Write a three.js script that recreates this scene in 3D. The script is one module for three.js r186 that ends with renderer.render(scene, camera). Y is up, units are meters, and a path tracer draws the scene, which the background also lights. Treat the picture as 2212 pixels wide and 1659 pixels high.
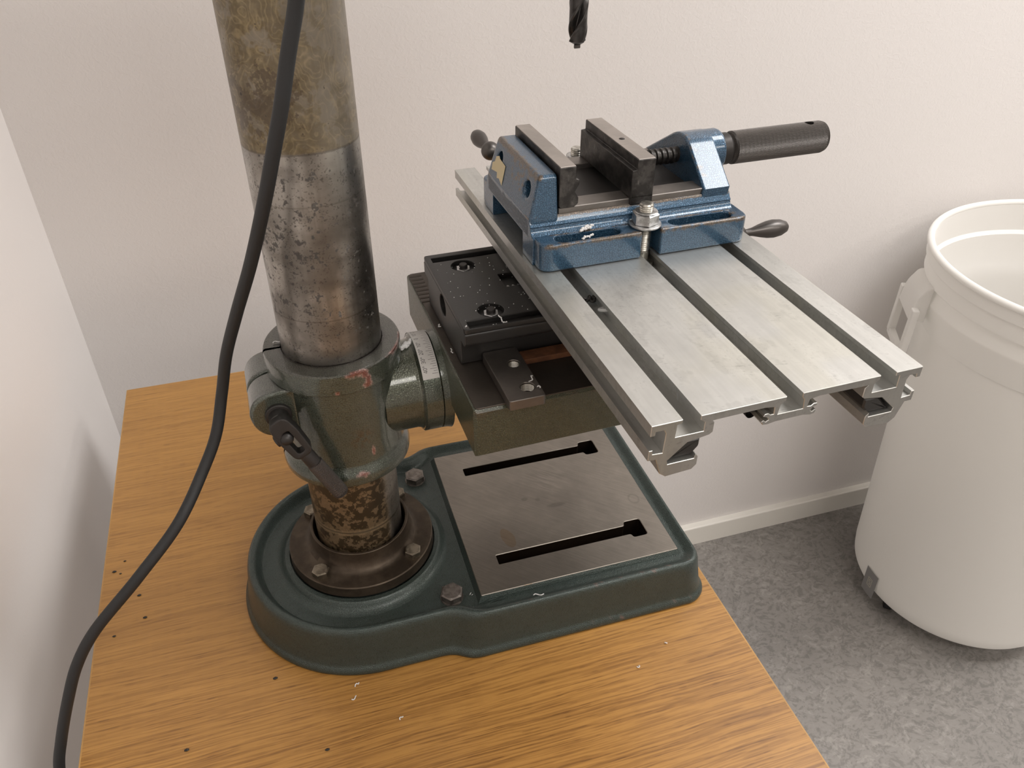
import * as THREE from 'three';
import { RectAreaLightUniformsLib } from 'three/addons/lights/RectAreaLightUniformsLib.js';
import { mergeGeometries } from 'three/addons/utils/BufferGeometryUtils.js';
import { TessellateModifier } from 'three/addons/modifiers/TessellateModifier.js';
import { Brush, Evaluator, SUBTRACTION } from 'three-bvh-csg';

// ---------------------------------------------------------------- camera, lights, exposure
const DESK = 0.72;                       // height of the desk top above the floor; x = z = 0 is the axis of the drill column
const scene = new THREE.Scene();
const camera = new THREE.PerspectiveCamera(50.96, 2212 / 1659, 0.02, 30);
camera.rotation.order = 'YXZ';
camera.position.set(-0.02034, DESK + 0.592, 0.53364);
camera.rotation.set(-0.6218, -0.297, 0.0005);
scene.add(camera);
camera.focus = 0.62; 
const renderer = new THREE.WebGLRenderer({ antialias: true });
renderer.toneMapping = THREE.LinearToneMapping;
renderer.toneMappingExposure = 1.18;
renderer.shadowMap.enabled = true;
scene.background = new THREE.Color(0x000000);
RectAreaLightUniformsLib.init();
const ROOM = { x0: -0.31, x1: 4.9, z0: -0.54, z1: 3.6, h: 2.6 };
const PANELS = [                          // recessed ceiling panels: x, z, width (x), depth (z), radiance, colour
  [1.55, 0.12, 1.2, 0.6, 12, [0.985, 0.97, 0.96]],
  [3.3, 0.5, 1.2, 0.6, 8, [1, 0.94, 0.87]],
  [0.75, 1.7, 1.2, 0.6, 8.5, [1, 0.955, 0.9]],
  [2.4, 2.3, 1.2, 0.6, 9, [1, 0.94, 0.87]],
];

// ---------------------------------------------------------------- helpers
let seed = 7;
const rnd = () => { seed = (seed * 1664525 + 1013904223) >>> 0; return seed / 4294967296; };
const ss = (a, b, x) => { const t = Math.min(1, Math.max(0, (x - a) / (b - a))); return t * t * (3 - 2 * t); };
const mix = (a, b, t) => a + (b - a) * t;
const PERM = new Float32Array(65536); for (let i = 0; i < 65536; i++) PERM[i] = rnd();
const hsh = (x, y, z = 0) => PERM[((x * 73 + y * 1987 + z * 7919 + ((x * y) & 1023) * 31) & 65535)];
function vn(x, y, px = 1 << 20, py = 1 << 20, s = 0) {           // periodic value noise
  const xi = Math.floor(x), yi = Math.floor(y), fx = x - xi, fy = y - yi;
  const u = fx * fx * (3 - 2 * fx), v = fy * fy * (3 - 2 * fy);
  const x0 = ((xi % px) + px) % px, x1 = (x0 + 1) % px, y0 = ((yi % py) + py) % py, y1 = (y0 + 1) % py;
  return mix(mix(hsh(x0, y0, s), hsh(x1, y0, s), u), mix(hsh(x0, y1, s), hsh(x1, y1, s), u), v);
}
function fbm(x, y, px, py, oct = 4, s = 0, g = 0.5) {
  let a = 1, f = 0, n = 0;
  for (let i = 0; i < oct; i++) { f += a * vn(x, y, px, py, s + i * 17); n += a; a *= g; x *= 2; y *= 2; px *= 2; py *= 2; }
  return f / n;
}
function vn3(x, y, z) {
  const k = Math.floor(z), f = z - k, u = f * f * (3 - 2 * f);
  return mix(vn(x + k * 13.7, y + k * 7.3, 1 << 20, 1 << 20, 3), vn(x + (k + 1) * 13.7, y + (k + 1) * 7.3, 1 << 20, 1 << 20, 3), u);
}
const fbm3 = (x, y, z) => (vn3(x, y, z) + 0.5 * vn3(2 * x, 2 * y, 2 * z) + 0.25 * vn3(4 * x, 4 * y, 4 * z)) / 1.75;
function tex(w, h, fn, srgb) {                                    // fn(x, y, out) with out = [r, g, b] in 0..1
  const d = new Uint8Array(w * h * 4), o = [0, 0, 0];
  for (let y = 0; y < h; y++) for (let x = 0; x < w; x++) {
    fn(x, y, o); const i = (y * w + x) * 4;
    for (let k = 0; k < 3; k++) d[i + k] = Math.max(0, Math.min(255, Math.round(o[k] * 255)));
    d[i + 3] = 255;
  }
  const t = new THREE.DataTexture(d, w, h); t.wrapS = t.wrapT = THREE.RepeatWrapping;
  t.magFilter = THREE.LinearFilter; t.minFilter = THREE.LinearMipmapLinearFilter; t.generateMipmaps = true;
  if (srgb) t.colorSpace = THREE.SRGBColorSpace; t.needsUpdate = true; return t;
}
function rep(t, r, r2 = r) { const c = t.clone(); c.repeat.set(r, r2); c.needsUpdate = true; return c; }
const col = (r, g, b) => new THREE.Color().setRGB(r, g, b);
const std = (p) => new THREE.MeshStandardMaterial(p);
const phy = (p) => new THREE.MeshPhysicalMaterial(p);

function boxUV(g) {                                               // uv in metres, by the dominant direction of each triangle
  if (g.index) g = g.toNonIndexed();
  if (!g.attributes.normal) g.computeVertexNormals();
  const p = g.attributes.position, uv = new Float32Array(p.count * 2);
  const a = new THREE.Vector3(), b = new THREE.Vector3(), c = new THREE.Vector3();
  for (let i = 0; i < p.count; i += 3) {
    a.fromBufferAttribute(p, i); b.fromBufferAttribute(p, i + 1).sub(a); c.fromBufferAttribute(p, i + 2).sub(a); b.cross(c);
    const nx = Math.abs(b.x), ny = Math.abs(b.y), nz = Math.abs(b.z);
    for (let k = 0; k < 3; k++) {
      const x = p.getX(i + k), y = p.getY(i + k), z = p.getZ(i + k);
      const [u, v] = ny >= nx && ny >= nz ? [x, z] : nx >= nz ? [z, y] : [x, y];
      uv[(i + k) * 2] = u; uv[(i + k) * 2 + 1] = v;
    }
  }
  g.setAttribute('uv', new THREE.BufferAttribute(uv, 2)); return g;
}
function crease(g, ang = 0.6) {                                      // smooth normals across soft edges, weighted by area so that flat faces stay flat
  if (g.index) g = g.toNonIndexed();
  const p = g.attributes.position, n = p.count, F = new Float32Array(n), key = new Int32Array(n), map = new Map(), cos = Math.cos(ang), N = new Float32Array(n * 3);
  const a = new THREE.Vector3(), b = new THREE.Vector3(), c = new THREE.Vector3(); let kc = 0; const lists = [];
  for (let f = 0; f < n; f += 3) { a.fromBufferAttribute(p, f); b.fromBufferAttribute(p, f + 1).sub(a); c.fromBufferAttribute(p, f + 2).sub(a); b.cross(c); F[f] = b.x * 1e6; F[f + 1] = b.y * 1e6; F[f + 2] = b.z * 1e6; }
  for (let i = 0; i < n; i++) { const k = Math.round(p.getX(i) * 2e5) + ',' + Math.round(p.getY(i) * 2e5) + ',' + Math.round(p.getZ(i) * 2e5); let q = map.get(k); if (q === undefined) { q = kc++; map.set(k, q); lists.push([]); } key[i] = q; lists[q].push(i - i % 3); }
  for (let i = 0; i < n; i++) {
    const f = i - i % 3, fx = F[f], fy = F[f + 1], fz = F[f + 2], fl = Math.hypot(fx, fy, fz) || 1e-12; let x = 0, y = 0, z = 0;
    for (const h of lists[key[i]]) { const hx = F[h], hy = F[h + 1], hz = F[h + 2], hl = Math.hypot(hx, hy, hz) || 1e-12; if ((fx * hx + fy * hy + fz * hz) / (fl * hl) >= cos) { x += hx; y += hy; z += hz; } }
    const l = Math.hypot(x, y, z) || 1; N[i * 3] = x / l; N[i * 3 + 1] = y / l; N[i * 3 + 2] = z / l;
  }
  g.setAttribute('normal', new THREE.BufferAttribute(N, 3)); return g;
}
const mv = (g, x, y, z) => g.translate(x, y, z);
function merge(list) {
  return mergeGeometries(list.map((g) => {
    g = g.index ? g.toNonIndexed() : g; const o = new THREE.BufferGeometry();
    for (const k of ['position', 'normal', 'uv']) o.setAttribute(k, g.attributes[k]);
    return o;
  }));
}
const used = {};
function numbered(n) { const k = used[n] = (used[n] ?? -1) + 1; return k ? `${n}_${String(k).padStart(3, '0')}` : n; }
function part(name, geo, mat, parent, label) {
  const m = new THREE.Mesh(geo, mat); m.castShadow = m.receiveShadow = true;
  m.name = parent === scene ? numbered(name) : name;
  if (label) m.userData.label = label;
  parent.add(m); return m;
}
function tag(o, label, category, group, kind) {
  o.userData = { label, category }; if (group) o.userData.group = group; if (kind) o.userData.kind = kind; return o;
}
function thing(name, label, category, [x, y, z] = [0, 0, 0], turn = 0, group) {
  const o = new THREE.Group(); o.name = numbered(name); o.position.set(x, y, z); o.rotation.y = turn; scene.add(o);
  return tag(o, label, category, group);
}
function struct(name, geo, mat) { const m = part(name, geo, mat, scene); m.name = name; m.userData = { kind: 'structure' }; return m; }
function copy(o, label) { const c = o.clone(); c.name = numbered(o.name.replace(/_\d{3}$/, '')); scene.add(c); c.userData = { ...o.userData, label }; return c; }
function poly(pts) { const s = new THREE.Shape(); pts.forEach(([x, y], i) => i ? s.lineTo(x, y) : s.moveTo(x, y)); s.closePath(); return s; }
function rounded(pts, r) {                                        // polygon with rounded corners; r one radius or one per corner
  const s = new THREE.Shape(), n = pts.length;
  for (let i = 0; i < n; i++) {
    const p = pts[i], a = pts[(i + n - 1) % n], b = pts[(i + 1) % n], rr = Array.isArray(r) ? r[i] : r;
    const la = Math.hypot(a[0] - p[0], a[1] - p[1]), lb = Math.hypot(b[0] - p[0], b[1] - p[1]), k = Math.min(rr, la * 0.49, lb * 0.49);
    const A = [p[0] + (a[0] - p[0]) / la * k, p[1] + (a[1] - p[1]) / la * k], B = [p[0] + (b[0] - p[0]) / lb * k, p[1] + (b[1] - p[1]) / lb * k];
    i ? s.lineTo(...A) : s.moveTo(...A);
    if (k > 1e-5) s.quadraticCurveTo(p[0], p[1], B[0], B[1]);
  }
  s.closePath(); return s;
}
const rectPts = (x0, y0, x1, y1) => [[x0, y0], [x1, y0], [x1, y1], [x0, y1]];
function circleHole(x, y, r) { const h = new THREE.Path(); h.absarc(x, y, r, 0, Math.PI * 2, true); return h; }
function ext(shape, depth, bevel = 0, seg = 8, bs = 2) {           // extruded along z from 0 to depth, bevel kept inside the outline
  const K = 1000, sp = shape.extractPoints(seg), up = (L) => { const o = L.map((p) => new THREE.Vector2(p.x * K, p.y * K)); if (o[0].distanceTo(o[o.length - 1]) < 1e-6) o.pop(); return o; };
  const sh = new THREE.Shape(up(sp.shape)); for (const h of sp.holes) sh.holes.push(new THREE.Path(up(h)));
  const g = new THREE.ExtrudeGeometry(sh, bevel ? { depth: (depth - 2 * bevel) * K, bevelEnabled: true, bevelSize: bevel * K, bevelThickness: bevel * K, bevelOffset: -bevel * K, bevelSegments: bs, curveSegments: 1 }
    : { depth: depth * K, bevelEnabled: false, curveSegments: 1 });
  if (bevel) g.translate(0, 0, bevel * K);
  return crease(g.scale(1 / K, 1 / K, 1 / K), 0.6);
}
const upY = (g) => g.rotateX(-Math.PI / 2);                        // plan shapes drawn as (x, -z), extruded upwards
const alongX = (g) => g.rotateY(Math.PI / 2);                      // sections drawn as (-z, y), extruded along +x
const box = (x0, y0, z0, x1, y1, z1, b = 0.0006) => {
  const g = ext(rounded(rectPts(x0, y0, x1, y1), Math.min(b, 0.002)), z1 - z0, Math.min(b, (z1 - z0) * 0.4), 2, 1); return g.translate(0, 0, z0);
};
const lathe = (pts, seg = 72, ps = 0, pl = Math.PI * 2) => crease(new THREE.LatheGeometry(pts.map(([r, y]) => new THREE.Vector2(r, y)), seg, ps, pl).toNonIndexed(), 0.5);
const latheX = (pts, seg = 48) => lathe(pts, seg).rotateZ(-Math.PI / 2);   // profile (radius, x) turned about the x axis
const latheZ = (pts, seg = 48) => lathe(pts, seg).rotateX(Math.PI / 2);    // profile (radius, z) turned about the z axis
function hexHead(af, h, chamfer = 0.12) {                          // hexagon head standing on y = 0, its top chamfered round
  const R = af / Math.sqrt(3), s = poly([0, 1, 2, 3, 4, 5].map((k) => [R * Math.cos(k * Math.PI / 3), R * Math.sin(k * Math.PI / 3)]));
  const body = ext(s, h * (1 - chamfer)), top = new THREE.CylinderGeometry(af * 0.46, R * 0.99, h * chamfer, 6, 1).rotateY(Math.PI / 6 * 3);
  const cap = new THREE.CylinderGeometry(af * 0.45, af * 0.46, h * 0.04, 24);
  return merge([upY(body), crease(top.toNonIndexed(), 0.2).translate(0, h * (1 - chamfer / 2), 0), crease(cap.toNonIndexed(), 0.3).translate(0, h * 1.01, 0)]);
}
function tess(g, max, it = 9) { if (g.index) g = g.toNonIndexed(); return new TessellateModifier(max, it).modify(g); }
function tint(g, fn) {                                             // vertex colours from a function of position and normal
  const p = g.attributes.position, n = g.attributes.normal, c = new Float32Array(p.count * 3);
  for (let i = 0; i < p.count; i++) { const o = fn(p.getX(i), p.getY(i), p.getZ(i), n.getX(i), n.getY(i), n.getZ(i)); c[i * 3] = o[0]; c[i * 3 + 1] = o[1]; c[i * 3 + 2] = o[2]; }
  g.setAttribute('color', new THREE.BufferAttribute(c, 3)); return g;
}
const lerp3 = (a, b, t) => [mix(a[0], b[0], t), mix(a[1], b[1], t), mix(a[2], b[2], t)];

// ---------------------------------------------------------------- materials
function worley(N, W, warp, s) {                                   // F2 - F1 of a jittered periodic grid
  const out = new Float32Array(W * W), px = new Float32Array(N * N), py = new Float32Array(N * N);
  for (let i = 0; i < N * N; i++) { px[i] = 0.1 + 0.8 * rnd(); py[i] = 0.1 + 0.8 * rnd(); }
  for (let y = 0; y < W; y++) for (let x = 0; x < W; x++) {
    const u = x / W * N + warp * (fbm(x / W * N * 0.7, y / W * N * 0.7, Math.round(N * 0.7), Math.round(N * 0.7), 3, s) - 0.5);
    const v = y / W * N + warp * (fbm(x / W * N * 0.7, y / W * N * 0.7, Math.round(N * 0.7), Math.round(N * 0.7), 3, s + 50) - 0.5);
    const ui = Math.floor(u), vi = Math.floor(v); let f1 = 9, f2 = 9;
    for (let j = -1; j <= 1; j++) for (let i = -1; i <= 1; i++) {
      const k = ((vi + j + 4 * N) % N) * N + ((ui + i + 4 * N) % N), d = Math.hypot(ui + i + px[k] - u, vi + j + py[k] - v);
      if (d < f1) { f2 = f1; f1 = d; } else if (d < f2) f2 = d;
    }
    out[y * W + x] = f2 - f1;
  }
  return out;
}
const HW = 768, hamW = worley(44, HW, 1.5, 5);                       // hammered paint, one tile = 0.1 m
const hamMap = tex(HW, HW, (x, y, o) => { const d = hamW[y * HW + x], n = fbm(x / 64, y / 64, 12, 12, 3, 9), q = mix(0.42, 1, ss(0.0, 0.24, d)) * mix(0.8, 1.05, n); o[0] = o[1] = o[2] = q; }, false);
const hamBump = tex(HW, HW, (x, y, o) => { const d = hamW[y * HW + x]; o[0] = o[1] = o[2] = 0.75 * ss(0, 0.5, d) + 0.25 * fbm(x / 12, y / 12, 64, 64, 2, 3); }, false);
const blueMap = tex(HW, HW, (x, y, o) => { const d = hamW[y * HW + x], n = fbm(x / 64, y / 64, 12, 12, 3, 9), q = mix(0.52, 1, ss(0.0, 0.5, d)) * mix(0.85, 1.05, n); o[0] = mix(q * q, q, 0.6); o[1] = q; o[2] = mix(q, Math.sqrt(q), 0.3); }, false);
const HAM = (r) => ({ map: rep(hamMap, r), bumpMap: rep(hamBump, r) });
const castBump = tex(512, 512, (x, y, o) => { o[0] = o[1] = o[2] = 0.6 * fbm(x / 8, y / 8, 64, 64, 3, 21) + 0.4 * fbm(x / 32, y / 32, 16, 16, 2, 22); }, false);
const mottle = tex(512, 512, (x, y, o) => { const n = fbm(x / 64, y / 64, 8, 8, 5, 31, 0.6); const q = mix(0.55, 1, ss(0.25, 0.75, n)); o[0] = q; o[1] = q * mix(0.93, 1, n); o[2] = q * mix(0.86, 1, n); }, false);
const smudge = tex(512, 512, (x, y, o) => { const n = fbm(x / 40, y / 40, 13, 13, 5, 351, 0.65), m = fbm(x / 10, y / 24, 51, 21, 3, 355); const q = mix(0.45, 1, ss(0.35, 0.7, n)) + 0.7 * ss(0.66, 0.74, n * 0.6 + m * 0.4); o[0] = Math.min(1, q * 0.6); o[1] = Math.min(1, q * 0.59); o[2] = Math.min(1, q * 0.585); }, false);
const scratch = (W, ang, s) => tex(W, W, (x, y, o) => {             // fine parallel grinding marks over slow blotches
  const c = Math.cos(ang), t = Math.sin(ang), u = x * c + y * t, v = -x * t + y * c;
  const f = vn(u / 90, v / 1.6, 1 << 20, 1 << 20, s) * 0.5 + vn(u / 30, v / 3, 1 << 20, 1 << 20, s + 1) * 0.25, b = fbm(x / 128, y / 128, W / 128, W / 128, 5, s + 2, 0.6);
  const q = mix(0.72, 1, f / 0.75 * 0.45 + 0.55 * ss(0.3, 0.7, b)); o[0] = q; o[1] = q * 0.985; o[2] = q * 0.965;
}, false);
const groundMap = scratch(1024, 0.62, 41);
const M = {};
M.greenHam = phy({ ...HAM(13), vertexColors: true, metalness: 0.55, roughness: 0.32, bumpScale: 0.00016, clearcoat: 0.9, clearcoatRoughness: 0.12 });
M.greenBase = phy({ ...HAM(16), vertexColors: true, metalness: 0.4, roughness: 0.42, bumpScale: 0.00018, clearcoat: 0.3, clearcoatRoughness: 0.3 });
M.greenCast = phy({ map: rep(hamMap, 17), bumpMap: rep(hamBump, 17), vertexColors: true, metalness: 0.45, roughness: 0.4, bumpScale: 0.0005, clearcoat: 0.5, clearcoatRoughness: 0.25 });
M.blueHam = phy({ map: rep(blueMap, 14), bumpMap: rep(hamBump, 14), vertexColors: true, metalness: 0.4, roughness: 0.34, bumpScale: 0.0002, clearcoat: 0.9, clearcoatRoughness: 0.14 });
M.ground = std({ map: rep(groundMap, 6), color: col(0.235, 0.208, 0.18), metalness: 0.9, roughness: 0.42 });
M.flange = std({ map: rep(mottle, 9), color: col(0.085, 0.066, 0.048), metalness: 0.7, roughness: 0.5, bumpMap: rep(castBump, 6), bumpScale: 0.0002 });
M.boltDark = std({ map: rep(mottle, 30), color: col(0.24, 0.22, 0.205), metalness: 0.85, roughness: 0.48 });
M.boltBrass = std({ map: rep(mottle, 30), color: col(0.27, 0.24, 0.19), metalness: 0.9, roughness: 0.38 });
M.zinc = std({ map: rep(mottle, 40), color: col(0.66, 0.66, 0.62), metalness: 0.95, roughness: 0.3 });
M.stainless = std({ map: rep(mottle, 40), color: col(0.62, 0.64, 0.66), metalness: 0.95, roughness: 0.34 });
M.chuckSteel = std({ map: rep(mottle, 6), color: col(0.5, 0.49, 0.48), metalness: 0.95, roughness: 0.3 });
M.blackened = std({ map: rep(smudge, 11), color: col(0.12, 0.113, 0.108), metalness: 0.75, roughness: 0.4, bumpMap: rep(castBump, 12), bumpScale: 0.0001 });
M.jawTop = std({ map: rep(groundMap, 5), color: col(0.27, 0.25, 0.235), metalness: 0.9, roughness: 0.36 });
M.jawTop2 = std({ map: rep(groundMap, 5), color: col(0.46, 0.425, 0.4), metalness: 0.85, roughness: 0.42 });
M.black = phy({ color: col(0.014, 0.013, 0.012), metalness: 0, roughness: 0.42, bumpMap: rep(castBump, 30), bumpScale: 0.00006, clearcoat: 0.15, clearcoatRoughness: 0.35 });
M.plat = std({ map: rep(groundMap, 4), color: col(0.10, 0.086, 0.074), metalness: 0.8, roughness: 0.48 });
M.strip = std({ map: rep(groundMap, 8), color: col(0.19, 0.172, 0.158), metalness: 0.85, roughness: 0.42 });
M.darkSteel = std({ color: col(0.045, 0.041, 0.039), metalness: 0.7, roughness: 0.45 });
M.handle = std({ color: col(0.10, 0.092, 0.087), metalness: 0.8, roughness: 0.36 });
M.rust = std({ map: rep(mottle, 20), color: col(0.17, 0.07, 0.03), metalness: 0.1, roughness: 0.75 });
M.rubber = std({ color: col(0.012, 0.0125, 0.0135), roughness: 0.55, bumpMap: rep(castBump, 20), bumpScale: 0.00005 });
M.plasticWhite = phy({ color: col(0.85, 0.84, 0.83), roughness: 0.9, transmission: 0.25, thickness: 0 });
M.plasticDark = std({ color: col(0.02, 0.017, 0.015), roughness: 0.6 });
M.film = phy({ color: col(0.85, 0.85, 0.84), roughness: 0.3, transmission: 0.35, thickness: 0 });

// ---------------------------------------------------------------- room
const wallBump = tex(1024, 1024, (x, y, o) => {                     // rolled paint: soft drawn-out dabs, one tile = 0.4 m
  const u = x / 1024, v = y / 1024, w = fbm(u * 30, v * 30, 30, 30, 2, 61);
  const a = fbm(u * 60 + 2 * w, v * 60 + 2 * w, 60, 60, 3, 62, 0.55), b = fbm(u * 130, v * 130, 130, 130, 2, 65);
  o[0] = o[1] = o[2] = 0.7 * ss(0.4, 0.68, a) + 0.3 * b;
}, false);
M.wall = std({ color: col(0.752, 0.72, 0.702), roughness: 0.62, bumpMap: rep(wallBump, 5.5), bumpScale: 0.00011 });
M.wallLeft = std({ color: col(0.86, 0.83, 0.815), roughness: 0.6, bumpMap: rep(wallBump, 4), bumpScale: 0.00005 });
M.ceiling = std({ color: col(0.82, 0.81, 0.79), roughness: 0.9 });
M.trim = std({ color: col(0.80, 0.775, 0.72), roughness: 0.4 });
const floorTex = tex(1024, 1024, (x, y, o) => {                      // marbled grey linoleum, one tile = 0.8 m
  const u = x / 1024, v = y / 1024;
  const wx = fbm(u * 12, v * 12, 12, 12, 4, 70), wy = fbm(u * 12, v * 12, 12, 12, 4, 75);
  const a = fbm(u * 24 + wx * 6, v * 44 + wy * 6, 24, 44, 6, 80, 0.72), b = fbm(u * 70 + wy * 5, v * 90 + wx * 5, 70, 90, 4, 85, 0.7), big = fbm(u * 4, v * 4, 4, 4, 3, 90);
  const light = ss(0.52, 0.72, a), dark = ss(0.52, 0.34, b);
  let q = 0.53 + 0.07 * (big - 0.5) + 0.055 * light - 0.05 * dark + 0.06 * (b - 0.5);
  o[0] = q * 1.0; o[1] = q * 0.97; o[2] = q * 0.94;
}, true);
M.floor = std({ map: rep(floorTex, 2.1), roughness: 0.48 });
const T = 0.12, { x0, x1, z0, z1, h: RH } = ROOM;
const bx = (a, b, c, d, e, f) => { const g = new THREE.BoxGeometry(d - a, e - b, f - c); g.translate((a + d) / 2, (b + e) / 2, (c + f) / 2); return boxUV(g); };
struct('floor', bx(x0 - T, -T, z0 - T, x1 + T, 0, z1 + T), M.floor);
struct('ceiling', bx(x0 - T, RH, z0 - T, x1 + T, RH + T, z1 + T), M.ceiling);
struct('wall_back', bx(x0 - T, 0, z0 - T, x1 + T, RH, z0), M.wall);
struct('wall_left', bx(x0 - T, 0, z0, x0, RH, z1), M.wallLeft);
struct('wall_right', bx(x1, 0, z0, x1 + T, RH, z1), M.wall);
struct('wall_front', bx(x0 - T, 0, z1, x1 + T, RH, z1 + T), M.wall);
function skirting(len) { return ext(rounded([[0, 0], [0.015, 0], [0.015, 0.0515], [0, 0.0515]], [0, 0, 0.004, 0]), len, 0, 6); }
struct('baseboard_back', boxUV(skirting(x1 - x0).rotateY(-Math.PI / 2).translate(x1, 0, z0).scale(1, 1, 1)), M.trim);
struct('baseboard_left', boxUV(skirting(z1 - z0 - 0.015).translate(x0, 0, z0 + 0.015)), M.trim);
M.lampFrame = std({ color: col(0.75, 0.75, 0.75), roughness: 0.5 });
PANELS.forEach(([px, pz, w, d, L, c], i) => {
  const t = thing('ceiling_light', ['ceiling light panel above the vise, nearest the back wall', 'ceiling light panel right of the bin near the back wall', 'ceiling light panel behind the camera on the left', 'ceiling light panel behind the camera on the right'][i], 'light', [px, RH - 0.02, pz]);
  part('frame', merge([boxUV(bx(-w / 2 - 0.02, -0.005, -d / 2 - 0.02, w / 2 + 0.02, 0.02, -d / 2)), boxUV(bx(-w / 2 - 0.02, -0.005, d / 2, w / 2 + 0.02, 0.02, d / 2 + 0.02)),
    boxUV(bx(-w / 2 - 0.02, -0.005, -d / 2, -w / 2, 0.02, d / 2)), boxUV(bx(w / 2, -0.005, -d / 2, w / 2 + 0.02, 0.02, d / 2))]), M.lampFrame, t);
  part('diffuser', bx(-w / 2, 0.004, -d / 2, w / 2, 0.019, d / 2), std({ color: 0xffffff, roughness: 0.6, emissive: col(...c), emissiveIntensity: 0.8 }), t);
  const l = new THREE.RectAreaLight(col(...c), L, w, d); l.position.set(px, RH - 0.018, pz); l.rotation.x = -Math.PI / 2; l.name = 'panel_light'; scene.add(l);
});

// ---------------------------------------------------------------- desk
{
  const turn = 0.0068, dx0 = -0.2397, dx1 = 0.3039, dz0 = -0.386, dz1 = 0.66;
  const oak = tex(1536, 2048, (x, y, o) => {                          // oak veneer, grain along x; u 0..0.56 m, v 0..0.72 m
    const u = x / 1536 * 0.56, v = y / 2048 * 0.72, B = 1 << 20, w = fbm(u * 4, v * 8, B, B, 3, 101) * 0.010 + fbm(u * 22, v * 60, B, B, 2, 104) * 0.0014;
    const vv = v + w, rings = fbm(u * 1.8, vv * 110, B, B, 4, 110, 0.6), fine = vn(u * 30, vv * 1300, B, B, 120), broad = fbm(u * 2, vv * 14, B, B, 3, 130);
    const line = 0.55 * ss(0.44, 0.68, 0.6 * vn(u * 14, vv * 850, B, B, 140) + 0.4 * vn(u * 50, vv * 1300, B, B, 145)) + 0.45 * ss(0.5, 0.8, vn(u * 30, vv * 1500, B, B, 147)), pore = ss(0.6, 0.85, vn(u * 110, vv * 1500, B, B, 150)) * mix(0.4, 1, line);
    const q = 1.05 + 0.09 * (rings - 0.5) + 0.08 * (broad - 0.5) + 0.05 * (fine - 0.5) - mix(0.11, 0.24, ss(-0.05, 0.25, v - 0.39)) * line - 0.10 * pore;
    o[0] = 0.645 * q; o[1] = 0.468 * Math.pow(q, 1.2); o[2] = 0.236 * Math.pow(q, 1.45);
  }, true);
  oak.wrapT = THREE.MirroredRepeatWrapping; oak.repeat.set(1 / 0.56, 1 / 0.72); oak.offset.set(0.2435 / 0.56, 0.39 / 0.72);
  M.oak = phy({ map: oak, roughness: 0.4, clearcoat: 0.3, clearcoatRoughness: 0.28 });
  M.oakEdge = std({ color: col(0.52, 0.3, 0.105), roughness: 0.45, map: rep(groundMap, 3) });
  M.legs = std({ color: col(0.25, 0.25, 0.26), roughness: 0.45, metalness: 0.4 });
  const t = thing('desk', 'small oak veneer desk carrying the drill press beside the white wall', 'desk', [0, 0, 0], turn);
  part('desktop', boxUV(box(dx0 + 0.0012, DESK - 0.024, dz0 + 0.0012, dx1 - 0.0012, DESK, dz1 - 0.0012, 0.0004)), M.oak, t);
  const e = 0.0014;
  part('edge_band', boxUV(box(dx0, DESK - 0.0242, dz0, dx0 + e, DESK - 0.0001, dz1, 0.0003)), M.oakEdge, t);
  part('edge_band', boxUV(box(dx1 - e, DESK - 0.0242, dz0, dx1, DESK - 0.0001, dz1, 0.0003)), M.oakEdge, t);
  part('edge_band', boxUV(box(dx0 + e, DESK - 0.0242, dz0, dx1 - e, DESK - 0.0001, dz0 + e, 0.0003)), M.oakEdge, t);
  part('edge_band', boxUV(box(dx0 + e, DESK - 0.0242, dz1 - e, dx1 - e, DESK - 0.0001, dz1, 0.0003)), M.oakEdge, t);
  for (const lx of [dx0 + 0.05, dx1 - 0.09]) for (const lz of [dz0 + 0.05, dz1 - 0.09]) part('leg', boxUV(box(lx, 0.0, lz, lx + 0.04, DESK - 0.024, lz + 0.04, 0.002)), M.legs, t);
  part('apron', boxUV(box(dx0 + 0.06, DESK - 0.084, dz0 + 0.06, dx1 - 0.06, DESK - 0.024, dz0 + 0.08, 0.001)), M.legs, t);
}

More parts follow.
